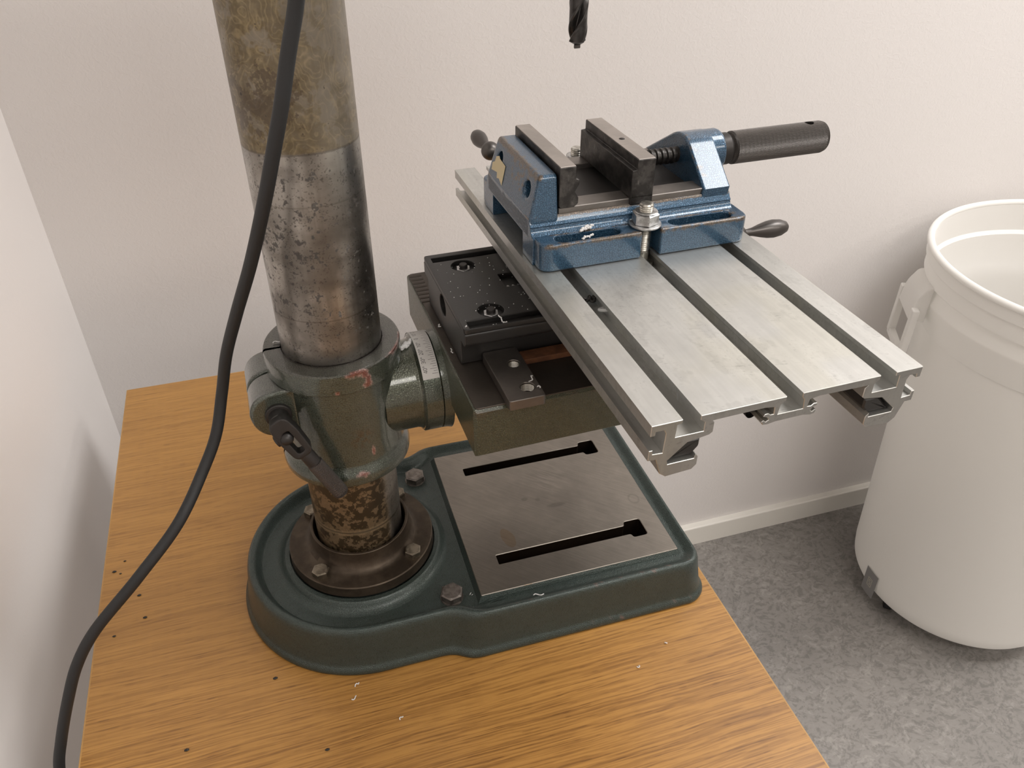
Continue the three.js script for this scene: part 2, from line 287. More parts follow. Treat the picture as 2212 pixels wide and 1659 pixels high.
// ---------------------------------------------------------------- drill press
const GREEN = [0.098, 0.112, 0.085], GREEN_D = [0.047, 0.068, 0.062], PRIMER = [0.27, 0.16, 0.135], BARE = [0.3, 0.28, 0.26];
const press = thing('drill_press', 'bench drill press with worn steel column and green hammered castings', 'drill press', [0, DESK, 0], 0);
{
  // base casting: rings of one outline at growing insets
  
  const sample = (i) => {                                            // the same number of points on each stretch at every inset
    const R = 0.1109 - i, zh = 0.1215 - i, xm = 0.2965 - i, cr = Math.max(0.022 - i * 0.6, 0.008), a = 0.046 + i * 0.5, b = 0.082 + i * 0.7, out = [];
    const add = (n, f) => { for (let k = 0; k < n; k++) { const [x, y] = f(k / n); out.push(new THREE.Vector2(x, y)); } };
    const bez = (p, q, r, t) => (v) => { const w = 1 - v; return [0, 1].map((k) => w * w * w * p[k] + 3 * w * w * v * q[k] + 3 * w * v * v * r[k] + v * v * v * t[k]); };
    const lin = (p, q) => (v) => [mix(p[0], q[0], v), mix(p[1], q[1], v)], arc = (x, y, r, t0, t1) => (v) => [x + r * Math.cos(mix(t0, t1, v)), y + r * Math.sin(mix(t0, t1, v))], H = Math.PI / 2;
    add(48, bez([a, R], [a + 0.02, R], [b - 0.02, zh], [b, zh])); add(70, lin([b, zh], [xm - cr, zh])); add(24, arc(xm - cr, zh - cr, cr, H, 0)); add(70, lin([xm, zh - cr], [xm, -zh + cr]));
    add(24, arc(xm - cr, -zh + cr, cr, 0, -H)); add(70, lin([xm - cr, -zh], [b, -zh])); add(48, bez([b, -zh], [b - 0.02, -zh], [a + 0.02, -R], [a, -R])); add(16, lin([a, -R], [0, -R]));
    add(120, arc(0, 0, R, -H, -3 * H)); add(16, lin([0, R], [a, R]));
    return out;
  };
  const prof = [[0.004, 0.0], [0.0004, 0.0012], [0, 0.003], [0.0005, 0.0058], [0.0022, 0.0082], [0.0036, 0.0105], [0.0052, 0.021], [0.0068, 0.032], [0.0078, 0.040], [0.0088, 0.0438], [0.0104, 0.0464], [0.0125, 0.0472], [0.0146, 0.0464], [0.0164, 0.0438], [0.0182, 0.0398], [0.0196, 0.0374], [0.0208, 0.0366]];
  const shallow = (x, i, y) => { const k = ss(0.066, 0.096, x); return i < 0.0105 ? y : mix(y, 0.0466 - 0.0049 * ss(0.0105, 0.0195, i), k); };
  const rings = prof.map(([i, y]) => sample(i).map((q) => [q.x, shallow(q.x, i, y), q.y])), n = rings[0].length, pos = [], idx = [];
  for (const r of rings) for (const q of r) pos.push(...q);
  for (let j = 0; j < rings.length - 1; j++) for (let k = 0; k < n; k++) { const a = j * n + k, b = j * n + (k + 1) % n; idx.push(a, a + n, b, b, a + n, b + n); }
  let g = new THREE.BufferGeometry(); g.setAttribute('position', new THREE.Float32BufferAttribute(pos, 3)); g.setIndex(idx); g.computeVertexNormals();
  { const nn = g.attributes.normal, pp = g.attributes.position; let out = 0; for (let k = 0; k < n; k++) { const v = 6 * n + k; out += nn.getX(v) * (pp.getX(v) - 0.09) + nn.getZ(v) * pp.getZ(v); } if (out < 0) { g.setIndex(idx.map((_, i) => idx[i - i % 3 + [0, 2, 1][i % 3]])); g.computeVertexNormals(); } }
  g = boxUV(g);
  const fl = new THREE.Shape(sample(0.0208).map((q) => new THREE.Vector2(q.x, -q.y)).reverse()); fl.holes.push(new THREE.Path(rectPts(0.0838, -0.0958, 0.2736, 0.0958).map(([a, b]) => new THREE.Vector2(a, b))));
  const floorG = boxUV(tess(upY(new THREE.ShapeGeometry(fl).toNonIndexed()).translate(0, 0.0366, 0), 0.006, 6));
  { const p = floorG.attributes.position; for (let i = 0; i < p.count; i++) p.setY(i, shallow(p.getX(i), 0.0208, 0.0366)); floorG.computeVertexNormals(); }
  const boss = boxUV(lathe([[0.0800, 0.0364], [0.0772, 0.037], [0.0742, 0.0385], [0.072, 0.0408], [0.0705, 0.0432], [0.069, 0.0442], [0.0655, 0.0444]].reverse().map(([r, y]) => [r, y]).reverse(), 120));
  // painted slope around the work surface
  const sl = []; { const P = [[0.0871, -0.0933], [0.2717, -0.0933], [0.2717, 0.0933], [0.0871, 0.0933]], Q = [[0.0838, -0.0958], [0.2736, -0.0958], [0.2736, 0.0958], [0.0838, 0.0958]];
    for (let k = 0; k < 4; k++) { const a = P[k], b = P[(k + 1) % 4], c = Q[k], d = Q[(k + 1) % 4], yt = 0.0452, yc = shallow(c[0], 0.0208, 0.0366), yd = shallow(d[0], 0.0208, 0.0366); sl.push(a[0], yt, a[1], b[0], yt, b[1], c[0], yc, c[1], b[0], yt, b[1], d[0], yd, d[1], c[0], yc, c[1]); } }
  let sg = new THREE.BufferGeometry(); sg.setAttribute('position', new THREE.Float32BufferAttribute(sl, 3)); sg.computeVertexNormals(); sg = boxUV(tess(sg, 0.008));
  const cast = tint(merge([g, floorG, boss, sg]), (x, y, z, nx, ny, nz) => {
    const big = fbm3(x * 40, y * 40, z * 40); let c = lerp3(GREEN_D, [0.056, 0.074, 0.064], big);
    const rim = Math.max(1 - Math.abs(y - 0.0468) / 0.003, (1 - Math.abs(y - 0.006) / 0.004) * 0.9), near = z > 0.03 ? ss(0.05, 0.2, x) : 0, chip = 0.8 * ss(0.69, 0.77, fbm3(x * 420 + 9, y * 420, z * 420) + 0.05 * Math.max(rim, 0) * near) * (near > 0 && z > 0.1 ? near * Math.max(0, rim) : 0);
    return lerp3(c, PRIMER, chip * 0.9);
  });
  part('base', cast, M.greenBase, press, 'dark green painted base casting');
  // machined work surface with two T-headed slots
  const slot = (z, s) => new THREE.Path(rounded([[0.1115, -(z - 0.0055)], [0.2365, -(z - 0.0055)], [0.2375, -(z - 0.0105)], [0.2535, -(z - 0.0105)], [0.2535, -(z + 0.0100)], [0.2395, -(z + 0.0100)], [0.2385, -(z + 0.0055)], [0.1115, -(z + 0.0055)]], [0.001, 0.002, 0.003, 0.003, 0.003, 0.003, 0.002, 0.001]).getPoints(5));
  const wsT = tex(1024, 1024, (x, y, o) => {                           // ground finish with oil stains; covers the plate exactly
    const X = 0.0871 + x / 1024 * 0.1846, Z = -0.0933 + y / 1024 * 0.1866, c = Math.cos(0.75), t = Math.sin(0.75), a = X * c + Z * t, b = -X * t + Z * c, B = 1 << 20;
    const f = vn(a * 60, b * 1500, B, B, 501) * 0.6 + vn(a * 150, b * 2600, B, B, 503) * 0.4, g = fbm(X * 26, Z * 26, B, B, 5, 505, 0.62), m = fbm(X * 140, Z * 140, B, B, 3, 515);
    let q = 0.70 + 0.16 * (f - 0.5) + 0.30 * (g - 0.5) + 0.06 * (m - 0.5); const hyp = Math.hypot;
    q += 0.13 * ss(0.035, 0, hyp(X - 0.19, Z + 0.028)) * ss(0.4, 0.7, vn(a * 90, b * 700, B, B, 520)); q -= 0.14 * ss(0.004, 0.002, hyp(X - 0.158, (Z + 0.008) * 1.2)) + 0.1 * ss(0.003, 0.0015, hyp(X - 0.17, Z + 0.004)) + 0.12 * ss(0.0035, 0.002, hyp((X - 0.185) * 0.3, Z - 0.008));
    const ring = ss(0.0012, 0.0004, Math.abs(hyp(X - 0.2595, (Z - 0.022) * 0.8) - 0.0048)); q -= 0.1 * ring;
    const st = ss(1.05, 0.95, hyp((X - 0.1285 - (Z - 0.04) * 0.12) / 0.0058, (Z - 0.036) / 0.0125) + 0.25 * (m - 0.5)); q -= 0.06 * st;
    o[0] = q * mix(1, 1.03, st); o[1] = q * mix(0.99, 0.9, st); o[2] = q * mix(0.975, 0.76, st);
  }, false);
  wsT.repeat.set(1 / 0.1846, 1 / 0.1866); wsT.offset.set(-0.0871 / 0.1846, 0.5);
  M.workSurface = std({ map: wsT, vertexColors: true, color: col(0.335, 0.305, 0.27), metalness: 0.9, roughness: 0.42 });
  const ws = rounded(rectPts(0.0871, -0.0933, 0.2717, 0.0933), 0.0012); ws.holes.push(slot(0.0585), slot(-0.0627));
  part('work_surface', tint(boxUV(upY(ext(ws, 0.042, 0.0005, 4, 1)).translate(0, 0.004, 0)), (x, y, z, nx, ny) => ny > 0.3 ? [1, 1, 1] : [0.22, 0.17, 0.14]), M.workSurface, press, 'ground steel work surface with two T slots');
  for (const [bx_, bz, ry] of [[0.0645, 0.0797, 0.2], [0.0635, -0.0765, 0.45]]) {
    part('base_bolt', boxUV(merge([hexHead(0.0175, 0.0078).rotateY(ry), lathe([[0.0001, 0.0009], [0.0098, 0.0009], [0.0102, 0.0], [0.0102, -0.0004]], 32)]).translate(bx_, 0.0369, bz)), M.boltDark, press);
  }
  part('column_flange', boxUV(lathe([[0.0405, 0.060], [0.0405, 0.0735], [0.041, 0.0742], [0.0426, 0.0742], [0.0431, 0.0737], [0.0436, 0.066], [0.0452, 0.0605], [0.048, 0.0573], [0.052, 0.0556], [0.0632, 0.0553], [0.0641, 0.0545], [0.0643, 0.045], [0.0638, 0.0444], [0.0405, 0.0444]], 120)), M.flange, press, 'oily brown cast iron column flange');
  for (const [a, ry] of [[43.5, 0.3], [136.5, 0.1], [-43.5, 0.5], [-136.5, 0.2]]) {
    const r = a * Math.PI / 180; part('flange_bolt', boxUV(hexHead(0.0132, 0.0062).rotateY(ry).translate(0.0552 * Math.cos(r), 0.0554, 0.0552 * Math.sin(r))), M.boltBrass, press);
  }
  // column
  const CW = 1024, CH = 2048, CT = 0.56;                              // texture: u round the column, v from 0 to CT metres
  const cc = new Float32Array(CW * CH * 2);
  const colMap = tex(CW, CH, (x, y, o) => {
    const u = x / CW, v = y / CH * CT, cu = u * 1; const s = ((u + 0.5) % 1) - 0.5;        // s = 0 faces the front, -0.25 the left
    const n1 = fbm(u * 34, v * 150, 34, 1 << 20, 6, 201, 0.68), n2 = fbm(u * 70, v * 280, 70, 1 << 20, 4, 207, 0.62), n3 = fbm(u * 8, v * 110, 8, 1 << 20, 4, 214), streak = fbm(u * 60, v * 8, 60, 1 << 20, 3, 219);
    let c = lerp3([0.24, 0.224, 0.202], [0.42, 0.397, 0.365], ss(0.32, 0.62, 0.4 * n3 + 0.6 * fbm(u * 6, v * 38, 6, 1 << 20, 4, 280, 0.6))), m = 1, r = 0.34;
    c = lerp3(c, [0.22, 0.205, 0.185], 0.35 * ss(0.45, 0.7, streak)); { const smut = ss(0.42, 0.62, fbm(u * 12, v * 26, 12, 1 << 20, 4, 260)) * ss(0.1, 0.03, Math.abs(v - 0.33)); c = lerp3(c, [0.10, 0.088, 0.075], 0.55 * smut); r = mix(r, 0.45, smut); }
    const left = ss(0.14, -0.06, s);                                  // stains sit on the left half of the front
    // amber oil film above 0.42
    const film = ss(0.418 - 0.0015 * (n2 - 0.5), 0.4195, v + 0.004 * (fbm(u * 5, v * 3, 5, 1 << 20, 2, 230) - 0.5));
    const amber = film * mix(0.72, 1, n1) * mix(0.75, 1, left);
    c = lerp3(c, lerp3([0.105, 0.073, 0.027], [0.235, 0.178, 0.088], ss(0.3, 0.7, 0.5 * n2 + 0.3 * n1 + 0.2 * ss(0.3, 0.5, Math.abs(((fbm(u * 16, v * 50, 16, 1 << 20, 3, 270) * 9) % 1) - 0.5)))) , amber); m = mix(m, 0.3, amber); r = mix(r, 0.4, amber);
    const worn = film * ss(0.52, 0.62, fbm(u * 14, v * 62, 14, 1 << 20, 6, 240, 0.68)) * 0.5; c = lerp3(c, [0.25, 0.225, 0.19], worn); m = mix(m, 0.7, worn);
    const bl = ss(0.05, 0, Math.abs(v - 0.452)) * left, brown = film * ss(0.63, 0.69, n1 * 0.5 + n2 * 0.3 + 0.30 * bl); c = lerp3(c, [0.05, 0.032, 0.018], brown * 0.72); m = mix(m, 0.1, brown);
    // black speckled corrosion
    const band = Math.max(ss(0.06, 0, Math.abs(v - 0.36)) * 1.0, ss(0.05, 0, Math.abs(v - 0.315)) * 0.8, ss(0.022, 0, Math.abs(v - 0.268)) * 0.62, ss(0.03, 0, Math.abs(v - 0.40)) * 0.6) * (1 - film) * (v > 0.17 ? 1 : 0);
    const pit = ss(0.635, 0.70, n2 * 0.68 + n1 * 0.22 + 0.14 * band * mix(0.4, 1, left)); c = lerp3(c, [0.028, 0.025, 0.024], pit * 0.78); m = mix(m, 0.25, pit); r = mix(r, 0.55, pit);
    const tiny = ss(0.74, 0.8, vn(u * 260, v * 1200, 260, 1 << 20, 250)) * ss(0.36, 0.5, n1) * (v < 0.42 ? 0.5 : 0); c = lerp3(c, [0.05, 0.045, 0.04], tiny);
    // bronze-brown lower end under the collar
    const low = ss(0.165, 0.16, v) * ss(0.13, 0.09, s); c = lerp3(c, lerp3([0.12, 0.08, 0.04], [0.27, 0.19, 0.105], n2), low * 0.92); m = mix(m, 0.55, low);
    const patch = low * ss(0.49, 0.53, n1 * 0.55 + n2 * 0.42 + 0.06 * ss(0.04, 0, Math.abs(v - 0.125))); c = lerp3(c, [0.035, 0.024, 0.012], patch); m = mix(m, 0.2, patch);
    const scrape = ss(0.004, 0.002, Math.abs(v - 0.092 - 0.003 * n1)) * low; c = lerp3(c, [0.4, 0.3, 0.18], 0.35 * scrape);
    const seam = Math.max(ss(0.0011, 0.0004, Math.abs(v - 0.0935)), ss(0.001, 0.0003, Math.abs(v - 0.4185 - 0.0012 * n1)) * 0.6, ss(0.0008, 0.0003, Math.abs(v - 0.301)) * 0.5, ss(0.0008, 0.0003, Math.abs(v - 0.385)) * 0.35); c = lerp3(c, [0.06, 0.045, 0.03], seam * 0.7);
    const dk = ss(0.264, 0.258, v) * (v > 0.2 ? 1 : 0); c = lerp3(c, [0.03, 0.025, 0.02], dk * 0.7);
    o[0] = c[0]; o[1] = c[1]; o[2] = c[2]; cc[(y * CW + x) * 2] = m; cc[(y * CW + x) * 2 + 1] = r;
  }, false);
  const colMR = tex(CW, CH, (x, y, o) => { const i = (y * CW + x) * 2; o[0] = 1; o[1] = cc[i + 1]; o[2] = cc[i]; }, false);
  M.column = std({ map: colMap, roughnessMap: colMR, metalnessMap: colMR, metalness: 1, roughness: 1.0 });
  const cg = new THREE.CylinderGeometry(0.0375, 0.0375, CT - 0.05, 160, 1, true); { const uv = cg.attributes.uv; for (let i = 0; i < uv.count; i++) uv.setY(i, mix(0.05 / CT, 1, uv.getY(i))); }
  part('column', cg.translate(0, 0.05 + (CT - 0.05) / 2, 0), M.column, press, 'round steel column with oil stains and black corrosion');
  part('column_top', boxUV(lathe([[0.0374, CT], [0.0374, 0.78], [0.036, 0.782], [0.0001, 0.782]], 72)), std({ map: rep(mottle, 16), color: col(0.2, 0.155, 0.085), metalness: 0.4, roughness: 0.4 }), press);
  // head above the frame: clamp round the column, gear housing, quill, chuck
  const hd = tint(boxUV(merge([upY(ext(rounded([[-0.065, -0.05], [0.0, -0.07], [0.2, -0.05], [0.235, -0.03], [0.235, 0.03], [0.2, 0.05], [0.0, 0.07], [-0.065, 0.05]], 0.025), 0.11, 0.012)).translate(0, 0.64, 0), lathe([[0.038, 0.6], [0.054, 0.6], [0.056, 0.603], [0.056, 0.645]], 60)])), () => GREEN);
  part('head', hd, M.greenHam, press, 'green gear housing on top of the column');
  part('quill', boxUV(lathe([[0.0001, 0.575], [0.026, 0.575], [0.027, 0.577], [0.027, 0.645]], 48).translate(0.1885, 0, 0)), M.chuckSteel, press);
  part('chuck', boxUV(lathe([[0.0064, 0.509], [0.0085, 0.509], [0.019, 0.521], [0.0215, 0.524], [0.0215, 0.546], [0.02, 0.548], [0.02, 0.566], [0.018, 0.569], [0.0001, 0.5752]], 48).translate(0.1885, 0, 0)), M.chuckSteel, press);
}

// the arm swings with the collar: everything below is laid out in the arm's own frame
const ARM = 0.03;
const arm = { add(m) { if (m.geometry) m.geometry.rotateY(ARM); else { m.position.applyAxisAngle(new THREE.Vector3(0, 1, 0), ARM); m.quaternion.premultiply(new THREE.Quaternion().setFromAxisAngle(new THREE.Vector3(0, 1, 0), ARM)); } press.add(m); } };
const armPoint = (x, y, z) => [Math.cos(ARM) * x + Math.sin(ARM) * z, DESK + y, -Math.sin(ARM) * x + Math.cos(ARM) * z];
const chipG = (c) => (x, y, z, nx, ny, nz) => {
  let o = lerp3(c, [c[0] * 0.8, c[1] * 0.82, c[2] * 0.8], fbm3(x * 60, y * 60, z * 60)); return o;
};
{
  const gap = 0.0014 / 0.046;
  let collar = lathe([[0.0381, 0.158], [0.0495, 0.1572], [0.0508, 0.1585], [0.0514, 0.162], [0.0512, 0.166], [0.0498, 0.1695], [0.0478, 0.1722], [0.0468, 0.176], [0.0463, 0.19], [0.0463, 0.244], [0.0468, 0.2462], [0.0505, 0.2468], [0.051, 0.2474], [0.0512, 0.262], [0.0505, 0.2638], [0.049, 0.2645], [0.0381, 0.2645]], 160, Math.PI * 1.5 + gap, Math.PI * 2 - 2 * gap);
  const RED = [0.22, 0.075, 0.055], PINK = [0.45, 0.3, 0.27];
  collar = boxUV(tess(collar, 0.0028, 10));
  tint(collar, (x, y, z) => {
    const n = fbm3(x * 60, y * 60, z * 60); let c = lerp3(GREEN, [0.075, 0.092, 0.073], n);
    if (y > 0.2636) c = lerp3([0.065, 0.06, 0.047], [0.09, 0.097, 0.08], fbm3(x * 90, 3, z * 90));      // grubby top face
    const r = Math.hypot(x, z); if (y > 0.2636 && r < 0.0405) c = [0.02, 0.016, 0.012];
    const a = Math.atan2(x, z), q = fbm3(x * 380 + 5, y * 380, z * 380);
    const edge = y > 0.2565 && r > 0.048;
    const blob = (aa, yy, ra, ry) => 1 - Math.hypot((a - aa) / ra, (y - yy) / ry);
    const b = Math.max(blob(0.2, 0.2625, 0.2, 0.0025), blob(0.33, 0.2598, 0.07, 0.0045), blob(0.37, 0.2545, 0.055, 0.005), blob(0.35, 0.2505, 0.09, 0.0025), blob(1.0, 0.2635, 0.25, 0.0022) * 0.8, blob(1.35, 0.2637, 0.12, 0.0018) * 0.7, blob(-0.1, 0.2487, 0.04, 0.0018), blob(0.35, 0.1835, 0.035, 0.006) * 0.7, blob(0.12, 0.168, 0.14, 0.0022) * 0.6);
    const k = r > 0.0492 || y < 0.2 ? ss(0, 0.28, b + (q - 0.5) * 0.9) : 0; if (k > 0) c = lerp3(c, lerp3(PINK, RED, ss(0.2, 0.55, b + (q - 0.5) * 0.4)), k);
    const rub = ss(0.0135, 0.004, Math.hypot(r * (a - 0.18), (y - 0.2))) * ss(0.42, 0.6, q); c = lerp3(c, [0.09, 0.065, 0.035], rub * 0.8);
    return c;
  });
  part('collar', collar, M.greenHam, arm, 'green hammered clamping collar round the column');
  // two clamp ears with a saw cut between them
  const earShape = (k) => { const s = new THREE.Shape(); s.moveTo(-0.034, 0.2468); s.lineTo(-0.040, 0.2465); s.quadraticCurveTo(-0.0672, 0.2475, -0.0688, 0.2275); s.quadraticCurveTo(-0.0675, 0.2065, -0.048, 0.2052); s.lineTo(-0.034, 0.206); s.closePath(); return s; };
  const ear = () => ext(earShape(), 0.0295, 0.0028, 14, 3);
  const eg = boxUV(merge([ear().translate(0, 0, 0.0013), ear().translate(0, 0, -0.0308)]));
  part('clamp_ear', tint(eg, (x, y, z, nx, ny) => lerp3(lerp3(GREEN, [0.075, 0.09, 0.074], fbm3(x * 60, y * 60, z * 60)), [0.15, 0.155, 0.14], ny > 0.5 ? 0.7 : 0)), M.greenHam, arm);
  // neck and index discs
  const X = (pts) => boxUV(latheX(pts, 96).translate(0, 0.21, 0));
  part('neck', tint(X([[0.0366, 0.030], [0.0364, 0.056], [0.0372, 0.0592], [0.0385, 0.0605]]), chipG([0.105, 0.112, 0.08])), M.greenHam, arm);
  part('index_disc', tint(X([[0.03, 0.0603], [0.0392, 0.0603], [0.0405, 0.0614], [0.0405, 0.0745], [0.04, 0.0749], [0.03, 0.0749]]), chipG(GREEN)), M.greenHam, arm);
  part('arm_flange', tint(X([[0.03, 0.0753], [0.04, 0.0753], [0.0405, 0.0757], [0.0408, 0.080], [0.0416, 0.083]]), chipG(GREEN)), M.greenHam, arm);
  // degree scale: a printed strip on the index disc
  const cv = document.createElement('canvas'); cv.width = 1024; cv.height = 160; const cx = cv.getContext('2d');
  cx.fillStyle = '#b9b6b2'; cx.fillRect(0, 0, 1024, 160);
  cx.fillStyle = '#2b2826'; cx.textAlign = 'center';
  const deg = (d) => 512 + d * 10.2;                                   // px along the strip
  for (let d = -45; d <= 45; d += 2.5) { const major = d % 10 === 0, mid = d % 5 === 0, l = major ? 66 : mid ? 56 : 38; cx.fillRect(deg(d) - 1.5, 160 - 8 - l, 3, l); }
  cx.font = '52px sans-serif';
  for (const d of [-40, -30, -20, -10, 0, 10, 20, 30, 40]) cx.fillText(d === 0 ? '0' : Math.abs(d) + '°', deg(d), 56);
  const ct = new THREE.CanvasTexture(cv); ct.colorSpace = THREE.SRGBColorSpace; ct.wrapS = ct.wrapT = THREE.ClampToEdgeWrapping;
  const A0 = -0.95, A1 = 0.95, sp = [], su = [], si = [], SN = 48;      // angle measured from straight up towards +z
  for (let k = 0; k <= SN; k++) { const a = mix(A0, A1, k / SN), r = 0.0408; for (const [x, v] of [[0.0612, 1], [0.0744, 0]]) { sp.push(x, 0.21 + r * Math.cos(a), r * Math.sin(a)); su.push(1 - k / SN, v); } if (k < SN) { const b = 2 * k; si.push(b, b + 2, b + 1, b + 1, b + 2, b + 3); } }
  const sgeo = new THREE.BufferGeometry(); sgeo.setAttribute('position', new THREE.Float32BufferAttribute(sp, 3)); sgeo.setAttribute('uv', new THREE.Float32BufferAttribute(su, 2)); sgeo.setIndex(si); sgeo.computeVertexNormals();
  part('degree_scale', sgeo, std({ map: ct, roughness: 0.5, side: THREE.DoubleSide }), arm, 'white strip printed with degrees');
  // platform block with a machined top
  const blk = tess(box(0.0805, 0.2095, -0.1065, 0.292, 0.2518, 0.1065, 0.0022), 0.006, 7);
  part('platform', tint(boxUV(blk), (x, y, z, nx, ny, nz) => { const n = fbm3(x * 50, y * 50, z * 50), e = y > 0.247 && Math.abs(nz) > 0.5 && ss(0.62, 0.72, fbm3(x * 160, y * 160, z * 160)); return lerp3(lerp3([0.105, 0.11, 0.066], [0.08, 0.09, 0.06], n), [0.24, 0.1, 0.07], e ? 0.6 * e : 0); }), M.greenCast, arm, 'green rough-cast table arm');
  part('platform_top', boxUV(upY(ext(rounded(rectPts(0.0822, -0.1048, 0.29, 0.1048), 0.003), 0.0012, 0.0003, 4, 1)).translate(0, 0.2514, 0)), M.plat, arm, 'machined oily top of the arm');
  const sc = []; for (let k = 0; k < 8; k++) { const g = new THREE.CylinderGeometry(0.0032, 0.0032, 0.0108, 10, 1, false, 0, Math.PI).rotateX(Math.PI / 2).rotateZ(Math.PI / 2); g.rotateY(Math.PI / 2); g.scale(1, 0.3, 1); sc.push(crease(g.rotateY(0).toNonIndexed(), 0.6).translate(0.0870, 0.2524, -0.1 + k * 0.0066)); }
  part('scalloped_edge', boxUV(merge(sc)), M.plat, arm);
  // clamping lever: washer, slotted link, ball tongue, knurled rod
  const S = new THREE.Vector3(-0.0485, 0.2265, 0.031), Epos = new THREE.Vector3(-0.0135, 0.1615, 0.0595);
  part('clamp_screw', boxUV(latheZ([[0.0001, 0.0], [0.0098, 0.0], [0.0098, 0.0035], [0.0092, 0.0042], [0.0076, 0.0045], [0.0074, 0.012], [0.006, 0.0132], [0.0001, 0.0135]], 40).translate(S.x, S.y, S.z - 0.0012)), M.darkSteel, arm);
  const lev = new THREE.Group(); lev.name = 'clamp_lever';
  const P0 = new THREE.Vector3(-0.0478, 0.2262, 0.0462), dir = Epos.clone().sub(P0), len = dir.length(); dir.normalize();
  const zc = new THREE.Vector3(0, 0.1, 1).addScaledVector(dir, -dir.dot(new THREE.Vector3(0, 0.1, 1))).normalize(), xc = new THREE.Vector3().crossVectors(dir, zc);
  lev.matrixAutoUpdate = true; lev.position.copy(P0); lev.quaternion.setFromRotationMatrix(new THREE.Matrix4().makeBasis(xc, dir, zc)); // +y runs along the lever
  const link = rounded([[-0.0072, -0.008], [0.0072, -0.008], [0.009, 0.006], [0.0074, 0.0285], [-0.0074, 0.0285], [-0.009, 0.006]], [0.006, 0.006, 0.004, 0.006, 0.006, 0.004]);
  link.holes.push(new THREE.Path(rounded(rectPts(-0.0028, 0.0035, 0.0028, 0.0235), 0.0018).getPoints(5)));
  arm.add(lev);
  part('lever_link', boxUV(ext(link, 0.011, 0.0012, 6, 2).translate(0, 0, -0.0055)), M.darkSteel, lev);
  part('lever_tongue', boxUV(merge([crease(new THREE.SphereGeometry(0.0052, 20, 14).toNonIndexed()).translate(0.0022, 0.0085, 0.003), lathe([[0.0001, -0.0012], [0.0046, -0.0012], [0.0046, 0.0012], [0.0001, 0.0012]], 24).rotateZ(Math.PI / 2).translate(0.009, 0.0075, 0)])), M.darkSteel, lev);
  const knurl = (nU, nV) => tex(256, 256, (x, y, o) => { const a = Math.abs(((x / 256 * nU + y / 256 * nV) % 1) - 0.5) * 2, b = Math.abs(((x / 256 * nU - y / 256 * nV + 64) % 1) - 0.5) * 2; o[0] = o[1] = o[2] = Math.min(a, b); }, false);
  M.knurl = std({ color: col(0.10, 0.088, 0.082), metalness: 0.8, roughness: 0.4, bumpMap: rep(knurl(4, 4), 8, 11), bumpScale: 0.0005 });
  part('lever_rod', lathe([[0.0052, 0.026], [0.0056, 0.03], [0.0056, 0.0385], [0.0054, 0.039]], 40), M.darkSteel, lev);
  part('lever_grip', lathe([[0.0056, 0.0385], [0.0062, 0.0392], [0.0062, len - 0.003], [0.0056, len - 0.001], [0.0044, len], [0.0001, len]], 40), M.knurl, lev, 'knurled grip');
}

